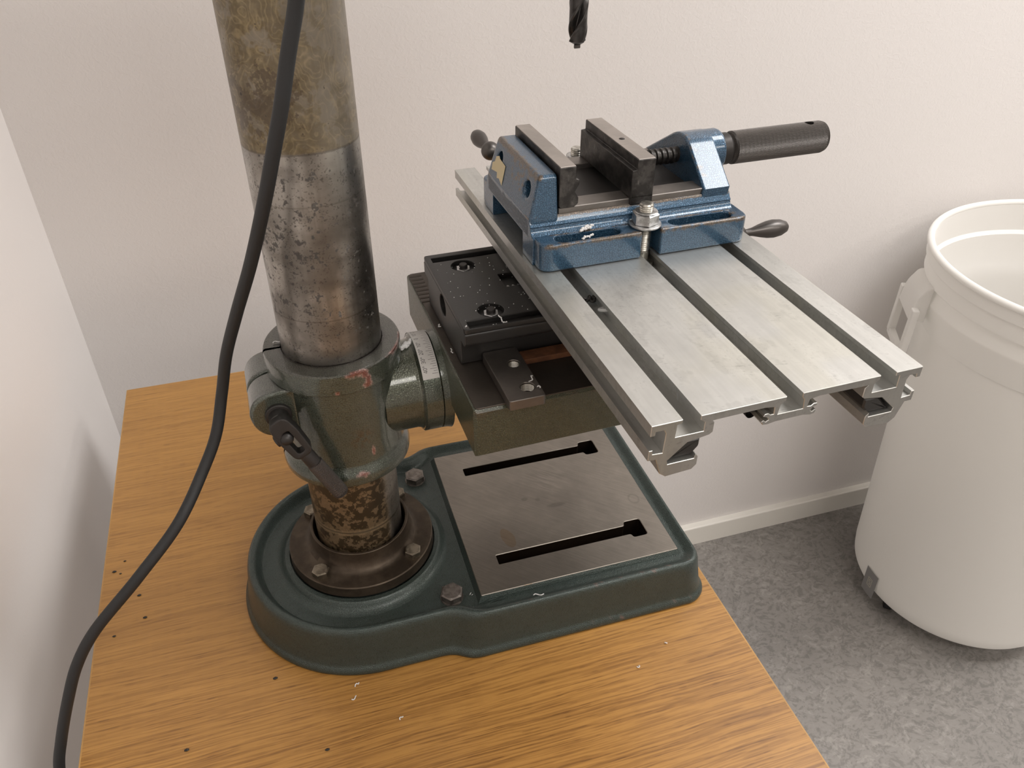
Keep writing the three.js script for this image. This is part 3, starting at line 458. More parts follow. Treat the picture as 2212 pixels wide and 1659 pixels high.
// ---------------------------------------------------------------- compound table
{
  const t = thing('compound_table', 'aluminium cross-slide table with three T slots on a black saddle', 'cross table', armPoint(0.2245, 0.2526, 0), ARM);
  const OX = -0.2245, OY = -0.2526, loc = (g) => boxUV(g.translate(OX, OY, 0));
  // saddle body: section (-z, y) along x with a through hole for the lead screw
  const sec = rounded([[-0.0495, 0.2529], [0.0495, 0.2529], [0.0495, 0.2745], [0.0615, 0.2745], [0.0615, 0.286], [-0.0615, 0.286], [-0.0615, 0.2745], [-0.0495, 0.2745]], [0.002, 0.002, 0.002, 0.004, 0.002, 0.002, 0.004, 0.002]);
  sec.holes.push(circleHole(0.001, 0.2764, 0.0088));
  part('saddle', loc(alongX(ext(sec, 0.225, 0.0006, 10, 1)).translate(0.0878, 0, 0)), M.black, t, 'black saddle under the aluminium table');
  const top = rounded(rectPts(0.0878, -0.0615, 0.3128, 0.0615), 0.003);
  const hole = (a, b, c, d) => top.holes.push(new THREE.Path(rounded(rectPts(a, -d, c, -b), 0.0006).getPoints(3)));
  hole(0.0925, -0.0552, 0.29, -0.0472); hole(0.0925, 0.0508, 0.29, 0.0603); hole(0.1362, -0.012, 0.285, 0.0096);
  top.holes.push(circleHole(0.1144, 0.0348, 0.0098), circleHole(0.1144, -0.0398, 0.0098));
  part('saddle_plate', loc(upY(ext(top, 0.0042, 0.0007, 12, 2)).translate(0, 0.2859, 0)), M.black, t);
  for (const z of [-0.0348, 0.0398]) {
    part('saddle_nut', loc(upY(ext(rounded([0, 1, 2, 3, 4, 5].map((k) => [0.0062 * Math.cos(k * Math.PI / 3 + 0.3), 0.0062 * Math.sin(k * Math.PI / 3 + 0.3)]), 0.0004), 0.0022, 0.0004, 3, 1)).translate(0.1144, 0.286, z)), M.stainless, t);
    part('saddle_stud', loc(lathe([[0.0001, 0.2915], [0.003, 0.2915], [0.0035, 0.2905], [0.0035, 0.286]], 24).translate(0.1144, 0, z)), M.darkSteel, t);
  }
  const rk = []; for (let k = 0; k < 14; k++) rk.push([0.137 + k * 0.0042, 0.0085], [0.1385 + k * 0.0042, 0.0045], [0.1395 + k * 0.0042, 0.0045], [0.141 + k * 0.0042, 0.0085]);
  part('gear_rack', loc(upY(ext(poly([[0.137, -0.0093], [0.196, -0.0093], ...rk.reverse().map(([x, z]) => [x, -z])]), 0.0018, 0)).translate(0, 0.2862, 0)), M.stainless, t);
  // cross slide hidden under the table and its two dovetail bars in the rails
  part('cross_slide', loc(box(0.162, 0.2902, -0.058, 0.286, 0.3125, 0.058, 0.001)), M.black, t);
  for (const s of [1, -1]) {
    const d = rounded([[0.0125 * s, -0.0302], [0.0222 * s, -0.0194], [0.0318 * s, -0.0194], [0.0318 * s, -0.0252], [0.0276 * s, -0.0302]].map(([a, b]) => [s > 0 ? 0.1377 + a + 0.001 : 0.3112 + a - 0.001, 0.33 + b + 0.0015]), 0.0008);
    part('dovetail_bar', loc(ext(d, 0.3735, 0.001, 4, 1).translate(0, 0, -0.13)), M.black, t);
  }
  // table: one aluminium extrusion, its section drawn from the photographed end
  const half = [[0, 0], [0.0184, 0], [0.0184, -0.0026], [0.0155, -0.0030], [0.0152, -0.0112], [0.0322, -0.0112], [0.0322, -0.0052], [0.0292, -0.003], [0.0292, 0]];
  const mid = [[0.0822, 0], [0.0822, -0.003], [0.0792, -0.005], [0.0786, -0.0113], [0.0949, -0.0113], [0.0943, -0.005], [0.0926, -0.003], [0.0926, 0]];
  const mirror = (L) => L.map(([x, y]) => [0.1735 - x, y]).reverse();
  const under = [[0.0365, -0.0052], [0.0382, -0.0068], [0.0382, -0.0132], [0.0362, -0.0148], [0.0232, -0.0168], [0.0122, -0.0270], [0.0128, -0.0296], [0.0290, -0.0296], [0.0294, -0.0266], [0.0314, -0.0288], [0.0314, -0.0345], [0.0285, -0.0375], [0.0125, -0.0384], [0.0085, -0.0352], [0.0050, -0.0242], [0.0002, -0.0240], [0.0002, -0.0170], [0.0024, -0.0170], [0.0026, -0.0198], [0.0086, -0.0203], [0.0092, -0.0072], [0.0078, -0.0046], [0.0030, -0.0046], [0.0028, -0.0072], [0.0000, -0.0072]];
  const midUnder = [[0.1045, -0.0048], [0.0985, -0.0058], [0.0975, -0.0105], [0.1000, -0.0106], [0.1018, -0.0092], [0.1040, -0.0094], [0.1044, -0.0108], [0.1015, -0.0122], [0.1005, -0.0140], [0.1018, -0.0150], [0.1034, -0.0138], [0.1046, -0.0146], [0.1036, -0.0168], [0.1010, -0.0172], [0.0960, -0.0162], [0.0780, -0.0164], [0.0730, -0.0172], [0.0700, -0.0168], [0.0686, -0.0146], [0.0700, -0.0136], [0.0716, -0.0150], [0.0732, -0.0140], [0.0722, -0.0122], [0.0694, -0.0110], [0.0700, -0.0094], [0.0722, -0.0092], [0.0738, -0.0106], [0.0758, -0.0105], [0.0754, -0.0058], [0.0692, -0.0048]];
  const outlinePts = [...half, ...mid, ...mirror(half), ...mirror(under), ...midUnder, ...under];
  const alT = tex(1024, 1024, (x, y, o) => {                             // brushed along z, cutting-fluid stains, scratches; tile = 0.42 m
    const u = x / 1024, v = y / 1024, br = vn(u * 420, v * 9, 420, 9, 301) * 0.5 + vn(u * 160, v * 4, 160, 4, 303) * 0.5;
    const b = fbm(u * 14, v * 9, 14, 9, 5, 310, 0.6), c = fbm(u * 34, v * 22, 34, 22, 4, 320, 0.6), yl = ss(0.54, 0.72, fbm(u * 9, v * 6, 9, 6, 4, 330));
    let q = 0.83 + 0.09 * (br - 0.5) + 0.19 * (b - 0.5) + 0.14 * (c - 0.5) - 0.10 * ss(0.56, 0.7, c); const sp = ss(0.8, 0.86, vn(u * 420 + v * 90, v * 300 - u * 170, 1 << 20, 1 << 20, 340)) * 0.1 * ss(0.42, 0.6, b); q -= sp; q -= 0.14 * ss(0.86, 0.9, vn(u * 40 + v * 160, v * 700 - u * 260, 1 << 20, 1 << 20, 345)) * ss(0.4, 0.6, c);
    o[0] = q; o[1] = q * mix(1.0, 0.99, yl); o[2] = q * mix(0.99, 0.94, yl);
  }, false);
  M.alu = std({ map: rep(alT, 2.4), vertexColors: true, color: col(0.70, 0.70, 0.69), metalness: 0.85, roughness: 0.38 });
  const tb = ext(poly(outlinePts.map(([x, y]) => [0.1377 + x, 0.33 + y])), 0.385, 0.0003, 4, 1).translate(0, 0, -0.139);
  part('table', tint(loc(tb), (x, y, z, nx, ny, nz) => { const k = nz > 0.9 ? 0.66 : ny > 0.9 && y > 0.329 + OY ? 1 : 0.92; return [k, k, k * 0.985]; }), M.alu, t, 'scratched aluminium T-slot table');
  for (const [x, y] of [[0.2065, 0.3145], [0.2395, 0.3145]]) part('end_screw', loc(latheZ([[0.0001, 0], [0.003, 0], [0.0034, 0.0006], [0.0034, 0.004]], 20).translate(x, y, 0.232)), M.darkSteel, t);
  // cranks: one at the far end of the table, one on the right of the saddle
  const drop = [[0.0001, 0], [0.0036, 0], [0.0034, 0.003], [0.003, 0.006], [0.0036, 0.011], [0.0056, 0.018], [0.0072, 0.025], [0.0078, 0.031], [0.0070, 0.038], [0.0048, 0.0435], [0.0022, 0.0458], [0.0001, 0.0462]];
  const crank = (hub, ball, axis) => {
    const g = new THREE.Group(); g.name = 'crank'; t.add(g); const H = new THREE.Vector3(...hub), Bp = new THREE.Vector3(...ball), d = Bp.clone().sub(H), L = d.length(); d.normalize();
    const q = new THREE.Quaternion().setFromUnitVectors(new THREE.Vector3(0, 1, 0), d), qa = new THREE.Quaternion().setFromUnitVectors(new THREE.Vector3(0, 1, 0), new THREE.Vector3(...axis));
    part('crank_hub', loc(lathe([[0.0001, -0.03], [0.005, -0.03], [0.005, -0.008], [0.009, -0.008], [0.0095, 0.006], [0.008, 0.008], [0.0001, 0.0085]], 32).applyQuaternion(qa).translate(...hub)), M.handle, g);
    part('crank_arm', loc(merge([lathe([[0.0055, 0], [0.0045, L]], 24).applyQuaternion(q).translate(...hub), crease(new THREE.SphereGeometry(0.0088, 24, 16).toNonIndexed()).translate(...ball)])), M.handle, g);
    const off = Bp.clone().addScaledVector(new THREE.Vector3(...axis), 0.005);
    part('crank_handle', loc(lathe(drop, 36).applyQuaternion(qa).translate(off.x, off.y, off.z)), M.handle, g, 'drop-shaped handle');
  };
  crank([0.2245, 0.306, -0.172], [0.1852, 0.3262, -0.185], [0, 0, -1]);
  crank([0.341, 0.2755, -0.012], [0.343, 0.299, 0.001], [1, 0, 0]);
}
{ // loose steel strap and brown strip under the saddle
  const s = rounded(rectPts(0.1038, -0.1148, 0.1305, -0.0500), 0.0022); s.holes.push(circleHole(0.1216, -0.071, 0.0047), circleHole(0.1214, -0.1016, 0.0054));
  const g = upY(ext(s, 0.008, 0.0004, 14, 1)); const o = thing('clamping_strap', 'flat steel strap with two threaded holes under the black saddle', 'steel bar', armPoint(0.1172, 0.2527, 0.085), ARM);
  part('bar', boxUV(g.translate(-0.1172, 0, -0.085)), M.strip, o);
  for (const [x, z, r] of [[0.1216, 0.071, 0.0047], [0.1214, 0.1016, 0.0054]]) { const p = []; for (let k = 0; k < 6; k++) p.push([r + 0.0001, 0.0006 + k * 0.0012], [r - 0.0006, 0.0012 + k * 0.0012]); part('thread', boxUV(lathe(p, 32).translate(x - 0.1172, 0, z - 0.085)), M.zinc, o); }
  const b = thing('packing_strip', 'thin rusty brown strip lying under the edge of the black saddle', 'strip', armPoint(0.175, 0.2527, 0.068), ARM);
  part('strip', boxUV(box(-0.043, 0, -0.016, 0.06, 0.0045, -0.0035, 0.0004)), M.rust, b);
}

// ---------------------------------------------------------------- machine vise (local x along the jaws' travel, y = 0 on the table)
{
  const t = thing('machine_vise', 'blue hammered drill press vise with open black jaws and knurled handle', 'vise', armPoint(0.1405, 0.3302, 0), ARM);
  const BLUE = [0.032, 0.086, 0.152], BLUE2 = [0.045, 0.115, 0.192], BROWN = [0.13, 0.085, 0.055];
  const wear = (edgeFn) => (x, y, z, nx, ny, nz) => {
    const n = fbm3(x * 110, y * 110, z * 110), q = fbm3(x * 420 + 3, y * 420, z * 420); let c = lerp3(BLUE, BLUE2, n);
    const e = edgeFn(x, y, z, nx, ny, nz); return lerp3(c, BROWN, ss(0.56, 0.68, q * 0.6 + e * 0.5));
  };
  const pts = [];
  // core: section (-z, y) along x, hollow underneath
  const core = new THREE.Shape(); const hp = [[0.0352, 0], [0.056, 0], [0.0562, 0.0188]];
  core.moveTo(-0.0352, 0.0); core.lineTo(-0.056, 0.0); core.lineTo(-0.0562, 0.0194); core.quadraticCurveTo(-0.0508, 0.0202, -0.0498, 0.0248); core.lineTo(-0.0502, 0.0256); core.lineTo(-0.0494, 0.0266); core.lineTo(-0.0484, 0.0272); core.lineTo(-0.0462, 0.0310);
  core.lineTo(0.0462, 0.0310); core.lineTo(0.0484, 0.0272); core.lineTo(0.0494, 0.0266); core.lineTo(0.0502, 0.0256); core.lineTo(0.0498, 0.0248); core.quadraticCurveTo(0.0508, 0.0202, 0.0562, 0.0194); core.lineTo(0.056, 0.0); core.lineTo(0.0352, 0);
  core.lineTo(0.0345, 0.0165); core.lineTo(-0.0345, 0.0165); core.closePath();
  pts.push(alongX(ext(core, 0.158, 0.0004, 8, 1)));
  for (const s of [1, -1]) {                                              // slotted feet, plan (x, -z)
    const f = rounded([[0.0012, -0.045 * s], [0.0785, -0.045 * s], [0.0785, -0.0520 * s], [0.0902, -0.0520 * s], [0.0902, -0.045 * s], [0.1628, -0.045 * s], [0.1628, -0.0702 * s], [0.0918, -0.0702 * s], [0.0902, -0.0685 * s], [0.0902, -0.0526 * s], [0.0785, -0.0526 * s], [0.0785, -0.0685 * s], [0.077, -0.0702 * s], [0.0012, -0.0702 * s]], 0);
    const A = (x0, x1) => { const sh = rounded(rectPts(x0, -0.0702 * s, x1, -0.045 * s), x0 < 0.05 ? (s > 0 ? [0.009, 0.0016, 0, 0] : [0.009, 0.0016, 0, 0]) : [0.0016, 0.009, 0, 0]); return sh; };
    for (const [x0, x1, a, b] of [[0.0012, 0.0768, 0.0145, 0.0630], [0.0914, 0.1628, 0.1020, 0.1515]]) {
      const sh = A(x0, x1), h = new THREE.Path(), zc = -0.0608 * s, r = 0.0056; h.absarc(a + r, zc, r, Math.PI / 2, Math.PI * 1.5, false); h.absarc(b - r, zc, r, -Math.PI / 2, Math.PI / 2, false); h.closePath(); sh.holes.push(h);
      pts.push(upY(ext(sh, 0.0200, 0.0016, 10, 3)));
    }
    const web = rounded(rectPts(0.07, Math.min(-0.0535 * s, -0.045 * s), 0.1, Math.max(-0.0535 * s, -0.045 * s)), 0); pts.push(upY(ext(web, 0.0196, 0.0004, 2, 1)));
  }
  let body = tess(merge(pts), 0.0032, 8);
  part('body', tint(boxUV(body), wear((x, y, z, nx, ny) => {
    const f = Math.abs(z) > 0.052; let e = 0;
    if (f && y > 0.0175) { const top = Math.max(ss(0.004, 0.0005, Math.abs(Math.abs(z) - 0.0695)), ss(0.0016, 0.0004, Math.abs(Math.abs(Math.abs(z) - 0.0608) - 0.0062)) * (x > 0.012 && x < 0.154 ? 0.8 : 0), ss(0.006, 0, Math.abs(x - 0.153)) * 0.85, ss(0.004, 0, Math.abs(x - 0.0925)) * 0.7, ss(0.005, 0, Math.abs(x - 0.0015)) * 0.6); e = top * 0.8; }
    if (y > 0.0295 && Math.abs(z) > 0.04) e = Math.max(e, 0.9);
    if (x < 0.002) e = Math.max(e, 0.25 * ss(0.0, 0.03, y));
    return e;
  })), M.blueHam, t, 'blue hammered cast body with slotted feet');
  // fixed jaw block, leaning end face with two holes
  const lean = (g) => { const p = g.attributes.position; for (let i = 0; i < p.count; i++) { const x = p.getX(i), y = p.getY(i); p.setX(i, x + Math.max(0, y - 0.03) * 0.27 * (1 - Math.min(1, x / 0.0215))); } g.computeVertexNormals(); return crease(g, 0.5); };
  const bs = rounded([[-0.0488, 0.0166], [0.0488, 0.0166], [0.0485, 0.03], [0.0445, 0.0594], [-0.0445, 0.0594], [-0.0485, 0.03]], [0.001, 0.001, 0, 0.004, 0.004, 0]);
  bs.holes.push(circleHole(0.031, 0.0460, 0.0052), circleHole(-0.030, 0.0455, 0.0055));
  const fb = lean(tess(alongX(ext(bs, 0.0215, 0.0024, 14, 3)), 0.0026, 8));
  part('fixed_jaw_block', tint(boxUV(fb), wear((x, y, z, nx, ny) => {
    const edge = ss(0.007, 0.001, Math.hypot(x - 0.0075, y - 0.0585)); const band = (nx < -0.5 && y > 0.04 && y < 0.056) ? 0.55 * ss(0.035, 0.01, Math.abs(z - 0.012)) : 0; return Math.max(edge * 0.85, band, ny > 0.7 ? 0.28 : 0, Math.abs(z) > 0.043 && x < 0.008 ? 0.35 : 0);
  })), M.blueHam, t);
  // masking tape left on the end face
  const lf = (y) => Math.max(0, y - 0.03) * 0.27 - 0.0003, tp = [[-0.037, 0.0459], [-0.028, 0.0469], [-0.0159, 0.0458], [-0.0139, 0.0323], [-0.0258, 0.0331], [-0.0435, 0.034], [-0.0437, 0.0396], [-0.038, 0.0431]];
  const tg = ext(poly([[-0.0155, 0.0458], [-0.014, 0.0322], [-0.022, 0.0345], [-0.0262, 0.0335], [-0.0285, 0.037], [-0.0405, 0.0352], [-0.0418, 0.0402], [-0.0375, 0.0422], [-0.037, 0.0462], [-0.0315, 0.0482], [-0.029, 0.0468]].map(([z, y]) => [-z, y])), 0.0002, 0); alongX(tg);
  { const p = tg.attributes.position; for (let i = 0; i < p.count; i++) p.setX(i, p.getX(i) + lf(p.getY(i)) - 0.0002); tg.computeVertexNormals(); }
  part('masking_tape', boxUV(tg), std({ color: col(0.66, 0.56, 0.36), roughness: 0.85 }), t, 'torn scrap of masking tape');
  // ways
  for (const s of [1, -1]) part('way', boxUV(box(0.0225, 0.029, s > 0 ? 0.0294 : -0.0452, 0.1385, 0.0352, s > 0 ? 0.0452 : -0.0294, 0.0005)), M.jawTop, t, 'machined guide way');
  part('channel', boxUV(box(0.0215, 0.017, -0.0294, 0.14, 0.0312, 0.0294, 0.0003)), M.darkSteel, t);
  // jaws
  const fj = [[0.0225, 0.0350], [0.0235, 0.0338], [0.0335, 0.0338], [0.0365, 0.0362], [0.0366, 0.0402], [0.0338, 0.0447], [0.0366, 0.0500], [0.0368, 0.0532], [0.0355, 0.0540], [0.0342, 0.0543], [0.0342, 0.0630], [0.0222, 0.0630], [0.0222, 0.0360]];
  const jaw = part('fixed_jaw', boxUV(ext(rounded(fj, 0.0005), 0.094, 0.0005, 3, 1).translate(0, 0.0013, -0.047)), M.blackened, t, 'fixed jaw plate with a prism groove');
  const mjp = [[0.0768, 0.0353], [0.0940, 0.0353], [0.0942, 0.0632], [0.0805, 0.0632], [0.0805, 0.0562], [0.0768, 0.0558]];
  const mjg = [ext(rounded(mjp, 0.0005), 0.094, 0.0005, 3, 1).translate(0, 0, -0.047)];
  for (const s of [1, -1]) mjg.push(box(0.0768, 0.0302, s > 0 ? 0.0455 : -0.047, 0.094, 0.037, s > 0 ? 0.047 : -0.0455, 0.0003));
  part('moving_jaw', boxUV(merge(mjg)), M.blackened, t, 'moving jaw with a stepped top');
  part('jaw_top', boxUV(box(0.0810, 0.0630, -0.0465, 0.0936, 0.0636, 0.0465, 0.0002)), M.jawTop2, t); part('jaw_top', boxUV(box(0.0226, 0.0640, -0.0465, 0.0338, 0.0648, 0.0465, 0.0002)), M.jawTop2, t);
  part('jaw_screw', boxUV(lathe([[0.0001, 0.0008], [0.0012, 0.0008], [0.0022, 0.0004], [0.0026, 0]], 20).translate(0.0876, 0.0633, 0.004)), M.darkSteel, t);
  // tail: sloping gusset, screw barrel and web
  const gus = new THREE.Shape(); gus.moveTo(-0.0475, 0.026); gus.lineTo(-0.0475, 0.0350); gus.lineTo(-0.0145, 0.0565); gus.quadraticCurveTo(-0.0075, 0.0612, 0, 0.0612); gus.quadraticCurveTo(0.0075, 0.0612, 0.0145, 0.0565); gus.lineTo(0.0475, 0.0350); gus.lineTo(0.0475, 0.026); gus.closePath(); gus.holes.push(circleHole(0, 0.0448, 0.0076));
  const gg = alongX(ext(gus, 0.0225, 0.0018, 14, 3)).translate(0.1352, 0, 0);
  { const p = gg.attributes.position; for (let i = 0; i < p.count; i++) p.setX(i, p.getX(i) + (p.getY(i) - 0.035) * 0.14); }
  const barrel = latheX([[0.0076, 0.140], [0.0155, 0.140], [0.0165, 0.1415], [0.0165, 0.169], [0.0155, 0.1712], [0.0125, 0.1716], [0.0076, 0.1716]], 56).translate(0, 0.0448, 0);
  const fin = box(0.15, 0.02, -0.0164, 0.1695, 0.046, 0.0164, 0.0012);
  part('tail', tint(boxUV(tess(merge([gg, barrel, fin]), 0.003, 7)), wear((x, y, z, nx) => (x < 0.1425 && x > 0.1375 && y > 0.036 && nx > -0.9 ? 0.5 : 0) + (y < 0.0285 ? 0.15 : 0))), M.blueHam, t, 'blue gusset carrying the screw');
  const th = [[0.0001, 0.090]]; for (let k = 0; k < 13; k++) { const x = 0.0905 + k * 0.0045; th.push([0.0050, x], [0.0062, x + 0.0008], [0.0062, x + 0.0024], [0.0050, x + 0.0032]); } th.push([0.0050, 0.15]);
  part('screw', boxUV(latheX(th, 36).translate(0, 0.0448, 0)), M.blackened, t, 'threaded vise screw');
  part('screw_collar', boxUV(latheX([[0.006, 0.1716], [0.0118, 0.1718], [0.0122, 0.173], [0.0122, 0.1795], [0.011, 0.1815], [0.006, 0.182]], 48).translate(0, 0.0448, 0)), M.darkSteel, t);
  const kn = new THREE.LatheGeometry([[0.0001, 0], [0.0115, 0], [0.0127, 0.0012], [0.0127, 0.0815], [0.0118, 0.0842], [0.0095, 0.0858], [0.0001, 0.0862]].map(([r, y]) => new THREE.Vector2(r, y)), 72);
  const drill = new THREE.CylinderGeometry(0.0037, 0.0037, 0.06, 28).translate(0, 0, 0); drill.rotateX(Math.PI / 2).rotateY(Math.PI / 2); drill.rotateX(0.12).translate(0, 0.0702, 0);
  const ev = new Evaluator(); ev.useGroups = false; const A = new Brush(kn), B = new Brush(drill); A.updateMatrixWorld(); B.updateMatrixWorld();
  let kg = ev.evaluate(A, B, SUBTRACTION).geometry; kg = crease(kg.index ? kg.toNonIndexed() : kg, 0.5).rotateZ(-Math.PI / 2).translate(0.1835, 0.0448, 0);
  M.knurl2 = std({ color: col(0.10, 0.09, 0.083), metalness: 0.75, roughness: 0.42, bumpMap: rep(M.knurl.bumpMap, 18, 17), bumpScale: 0.0006 });
  part('handle', kg, M.knurl2, t, 'dark knurled handle with a cross hole');
}

// ---------------------------------------------------------------- clamp bolts holding the vise
function clampBolt(label, x, z, ry) {
  const t = thing('clamp_bolt', label, 'bolt', armPoint(x, 0.319, z), ARM + ry, 'clamp bolts holding the vise');
  const p = [[0.0001, 0.0478], [0.0042, 0.0478], [0.0049, 0.0470]]; for (let k = 0; k < 22; k++) { const y = 0.0466 - k * 0.0016; p.push([0.00505, y], [0.00435, y - 0.0008]); } p.push([0.0047, 0.0105], [0.0047, 0.004], [0.0088, 0.0038], [0.0088, 0.0005], [0.0001, 0.0005]);
  part('stud', boxUV(lathe(p, 36)), M.zinc, t);
  part('washer', boxUV(lathe([[0.0053, 0.0313], [0.0112, 0.0313], [0.0117, 0.0319], [0.0117, 0.0327], [0.0112, 0.0332], [0.0053, 0.0332]], 40)), M.stainless, t);
  const nut = [0, 1, 2, 3, 4, 5].map((k) => [0.0098 * Math.cos(k * Math.PI / 3), 0.0098 * Math.sin(k * Math.PI / 3)]); const ns = rounded(nut, 0.0004); ns.holes.push(circleHole(0, 0, 0.0046));
  part('nut', boxUV(merge([upY(ext(ns, 0.0072, 0.0003, 8, 1)).translate(0, 0.0333, 0), lathe([[0.0049, 0.0421], [0.0072, 0.0421], [0.0097, 0.0404]], 6).rotateY(Math.PI / 6 * 3), lathe([[0.0049, 0.0422], [0.0078, 0.0422], [0.0084, 0.0417]], 40)])), M.stainless, t);
}
clampBolt('shiny stud with hex nut and washer between the vise feet nearest the camera', 0.2240, 0.0592, 0.35);
clampBolt('stud with nut behind the vise, seen between its open jaws', 0.2205, -0.0605, 0.1);

// ---------------------------------------------------------------- twist drill
{
  const t = thing('drill_bit', 'black twist drill bit hanging point-down at the top edge', 'drill bit', [0.1885, DESK + 0.4612, 0]);
  const R = 0.0063, NS = 48, NH = 90, Lh = 0.07, pos = [], idx = [];
  const rad = (a) => { const d = (c) => { let e = Math.abs(((a - c + Math.PI * 3) % (Math.PI * 2)) - Math.PI); return e; }; const e = Math.min(d(0), d(Math.PI)); return R * (e < 0.62 ? mix(0.34, 1, ss(0.12, 0.62, e)) : e < 0.82 ? 1 : 0.955); };
  for (let j = 0; j <= NH; j++) for (let k = 0; k < NS; k++) {
    const y0 = j / NH * Lh, a = k / NS * Math.PI * 2, r = rad(a), tw = -y0 * 95 + 0.55, lift = r / R; pos.push(r * Math.cos(a + tw), y0 + 0.0037 * lift * Math.max(0, 1 - y0 / 0.02), r * Math.sin(a + tw));
  }
  for (let j = 0; j < NH; j++) for (let k = 0; k < NS; k++) { const a = j * NS + k, b = j * NS + (k + 1) % NS; idx.push(a, a + NS, b, b, a + NS, b + NS); }
  const c0 = pos.length / 3; pos.push(0, 0.0006, 0); for (let k = 0; k < NS; k++) idx.push(c0, k, (k + 1) % NS);
  const g = new THREE.BufferGeometry(); g.setAttribute('position', new THREE.Float32BufferAttribute(pos, 3)); g.setIndex(idx); g.computeVertexNormals();
  M.bit = std({ map: rep(mottle, 20), color: col(0.07, 0.068, 0.068), metalness: 0.85, roughness: 0.32 });
  part('flutes', boxUV(crease(g.toNonIndexed(), 0.5)), M.bit, t);
  part('chisel_point', boxUV(upY(ext(rounded([[-0.0022, -0.0006], [0.0022, -0.0006], [0.0022, 0.0006], [-0.0022, 0.0006]], 0.0002), 0.0026, 0.0004, 2, 1)).translate(0, -0.0012, 0)), M.handle, t);
}

// ---------------------------------------------------------------- power cord
{
  const raw = [[0.03, 0.66, 0.098], [0.018, 0.58, 0.094], [0.0068, 0.5261, 0.0842], [0.0051, 0.5132, 0.0811], [-0.0031, 0.4872, 0.0809], [-0.0107, 0.4622, 0.0820], [-0.0189, 0.4369, 0.0793], [-0.0279, 0.4089, 0.0738], [-0.0438, 0.3617, 0.0569], [-0.0602, 0.3188, 0.0407], [-0.0744, 0.2784, 0.0249], [-0.0841, 0.2438, 0.0185], [-0.0943, 0.2146, 0.0283], [-0.1084, 0.1928, 0.0411], [-0.1298, 0.1698, 0.0652], [-0.1618, 0.1442, 0.0842], [-0.2021, 0.1064, 0.0937], [-0.2196, 0.0814, 0.0982], [-0.2323, 0.0547, 0.1037], [-0.2492, 0.0127, 0.1069], [-0.2607, -0.0211, 0.1063], [-0.276, -0.1063, 0.1081], [-0.281, -0.25, 0.10], [-0.281, -0.5, 0.09], [-0.278, -0.68, 0.1], [-0.27, -0.7155, 0.14], [-0.268, -0.7155, 0.3]];
  let p = raw.map((q) => new THREE.Vector3(q[0], q[1] + DESK, q[2]));
  const g = new THREE.TubeGeometry(new THREE.CatmullRomCurve3(p), 400, 0.0042, 20);
  tag(part('power_cord', g, M.rubber, scene), 'thick black rubber cord hanging past the column and over the desk edge', 'cable');
}

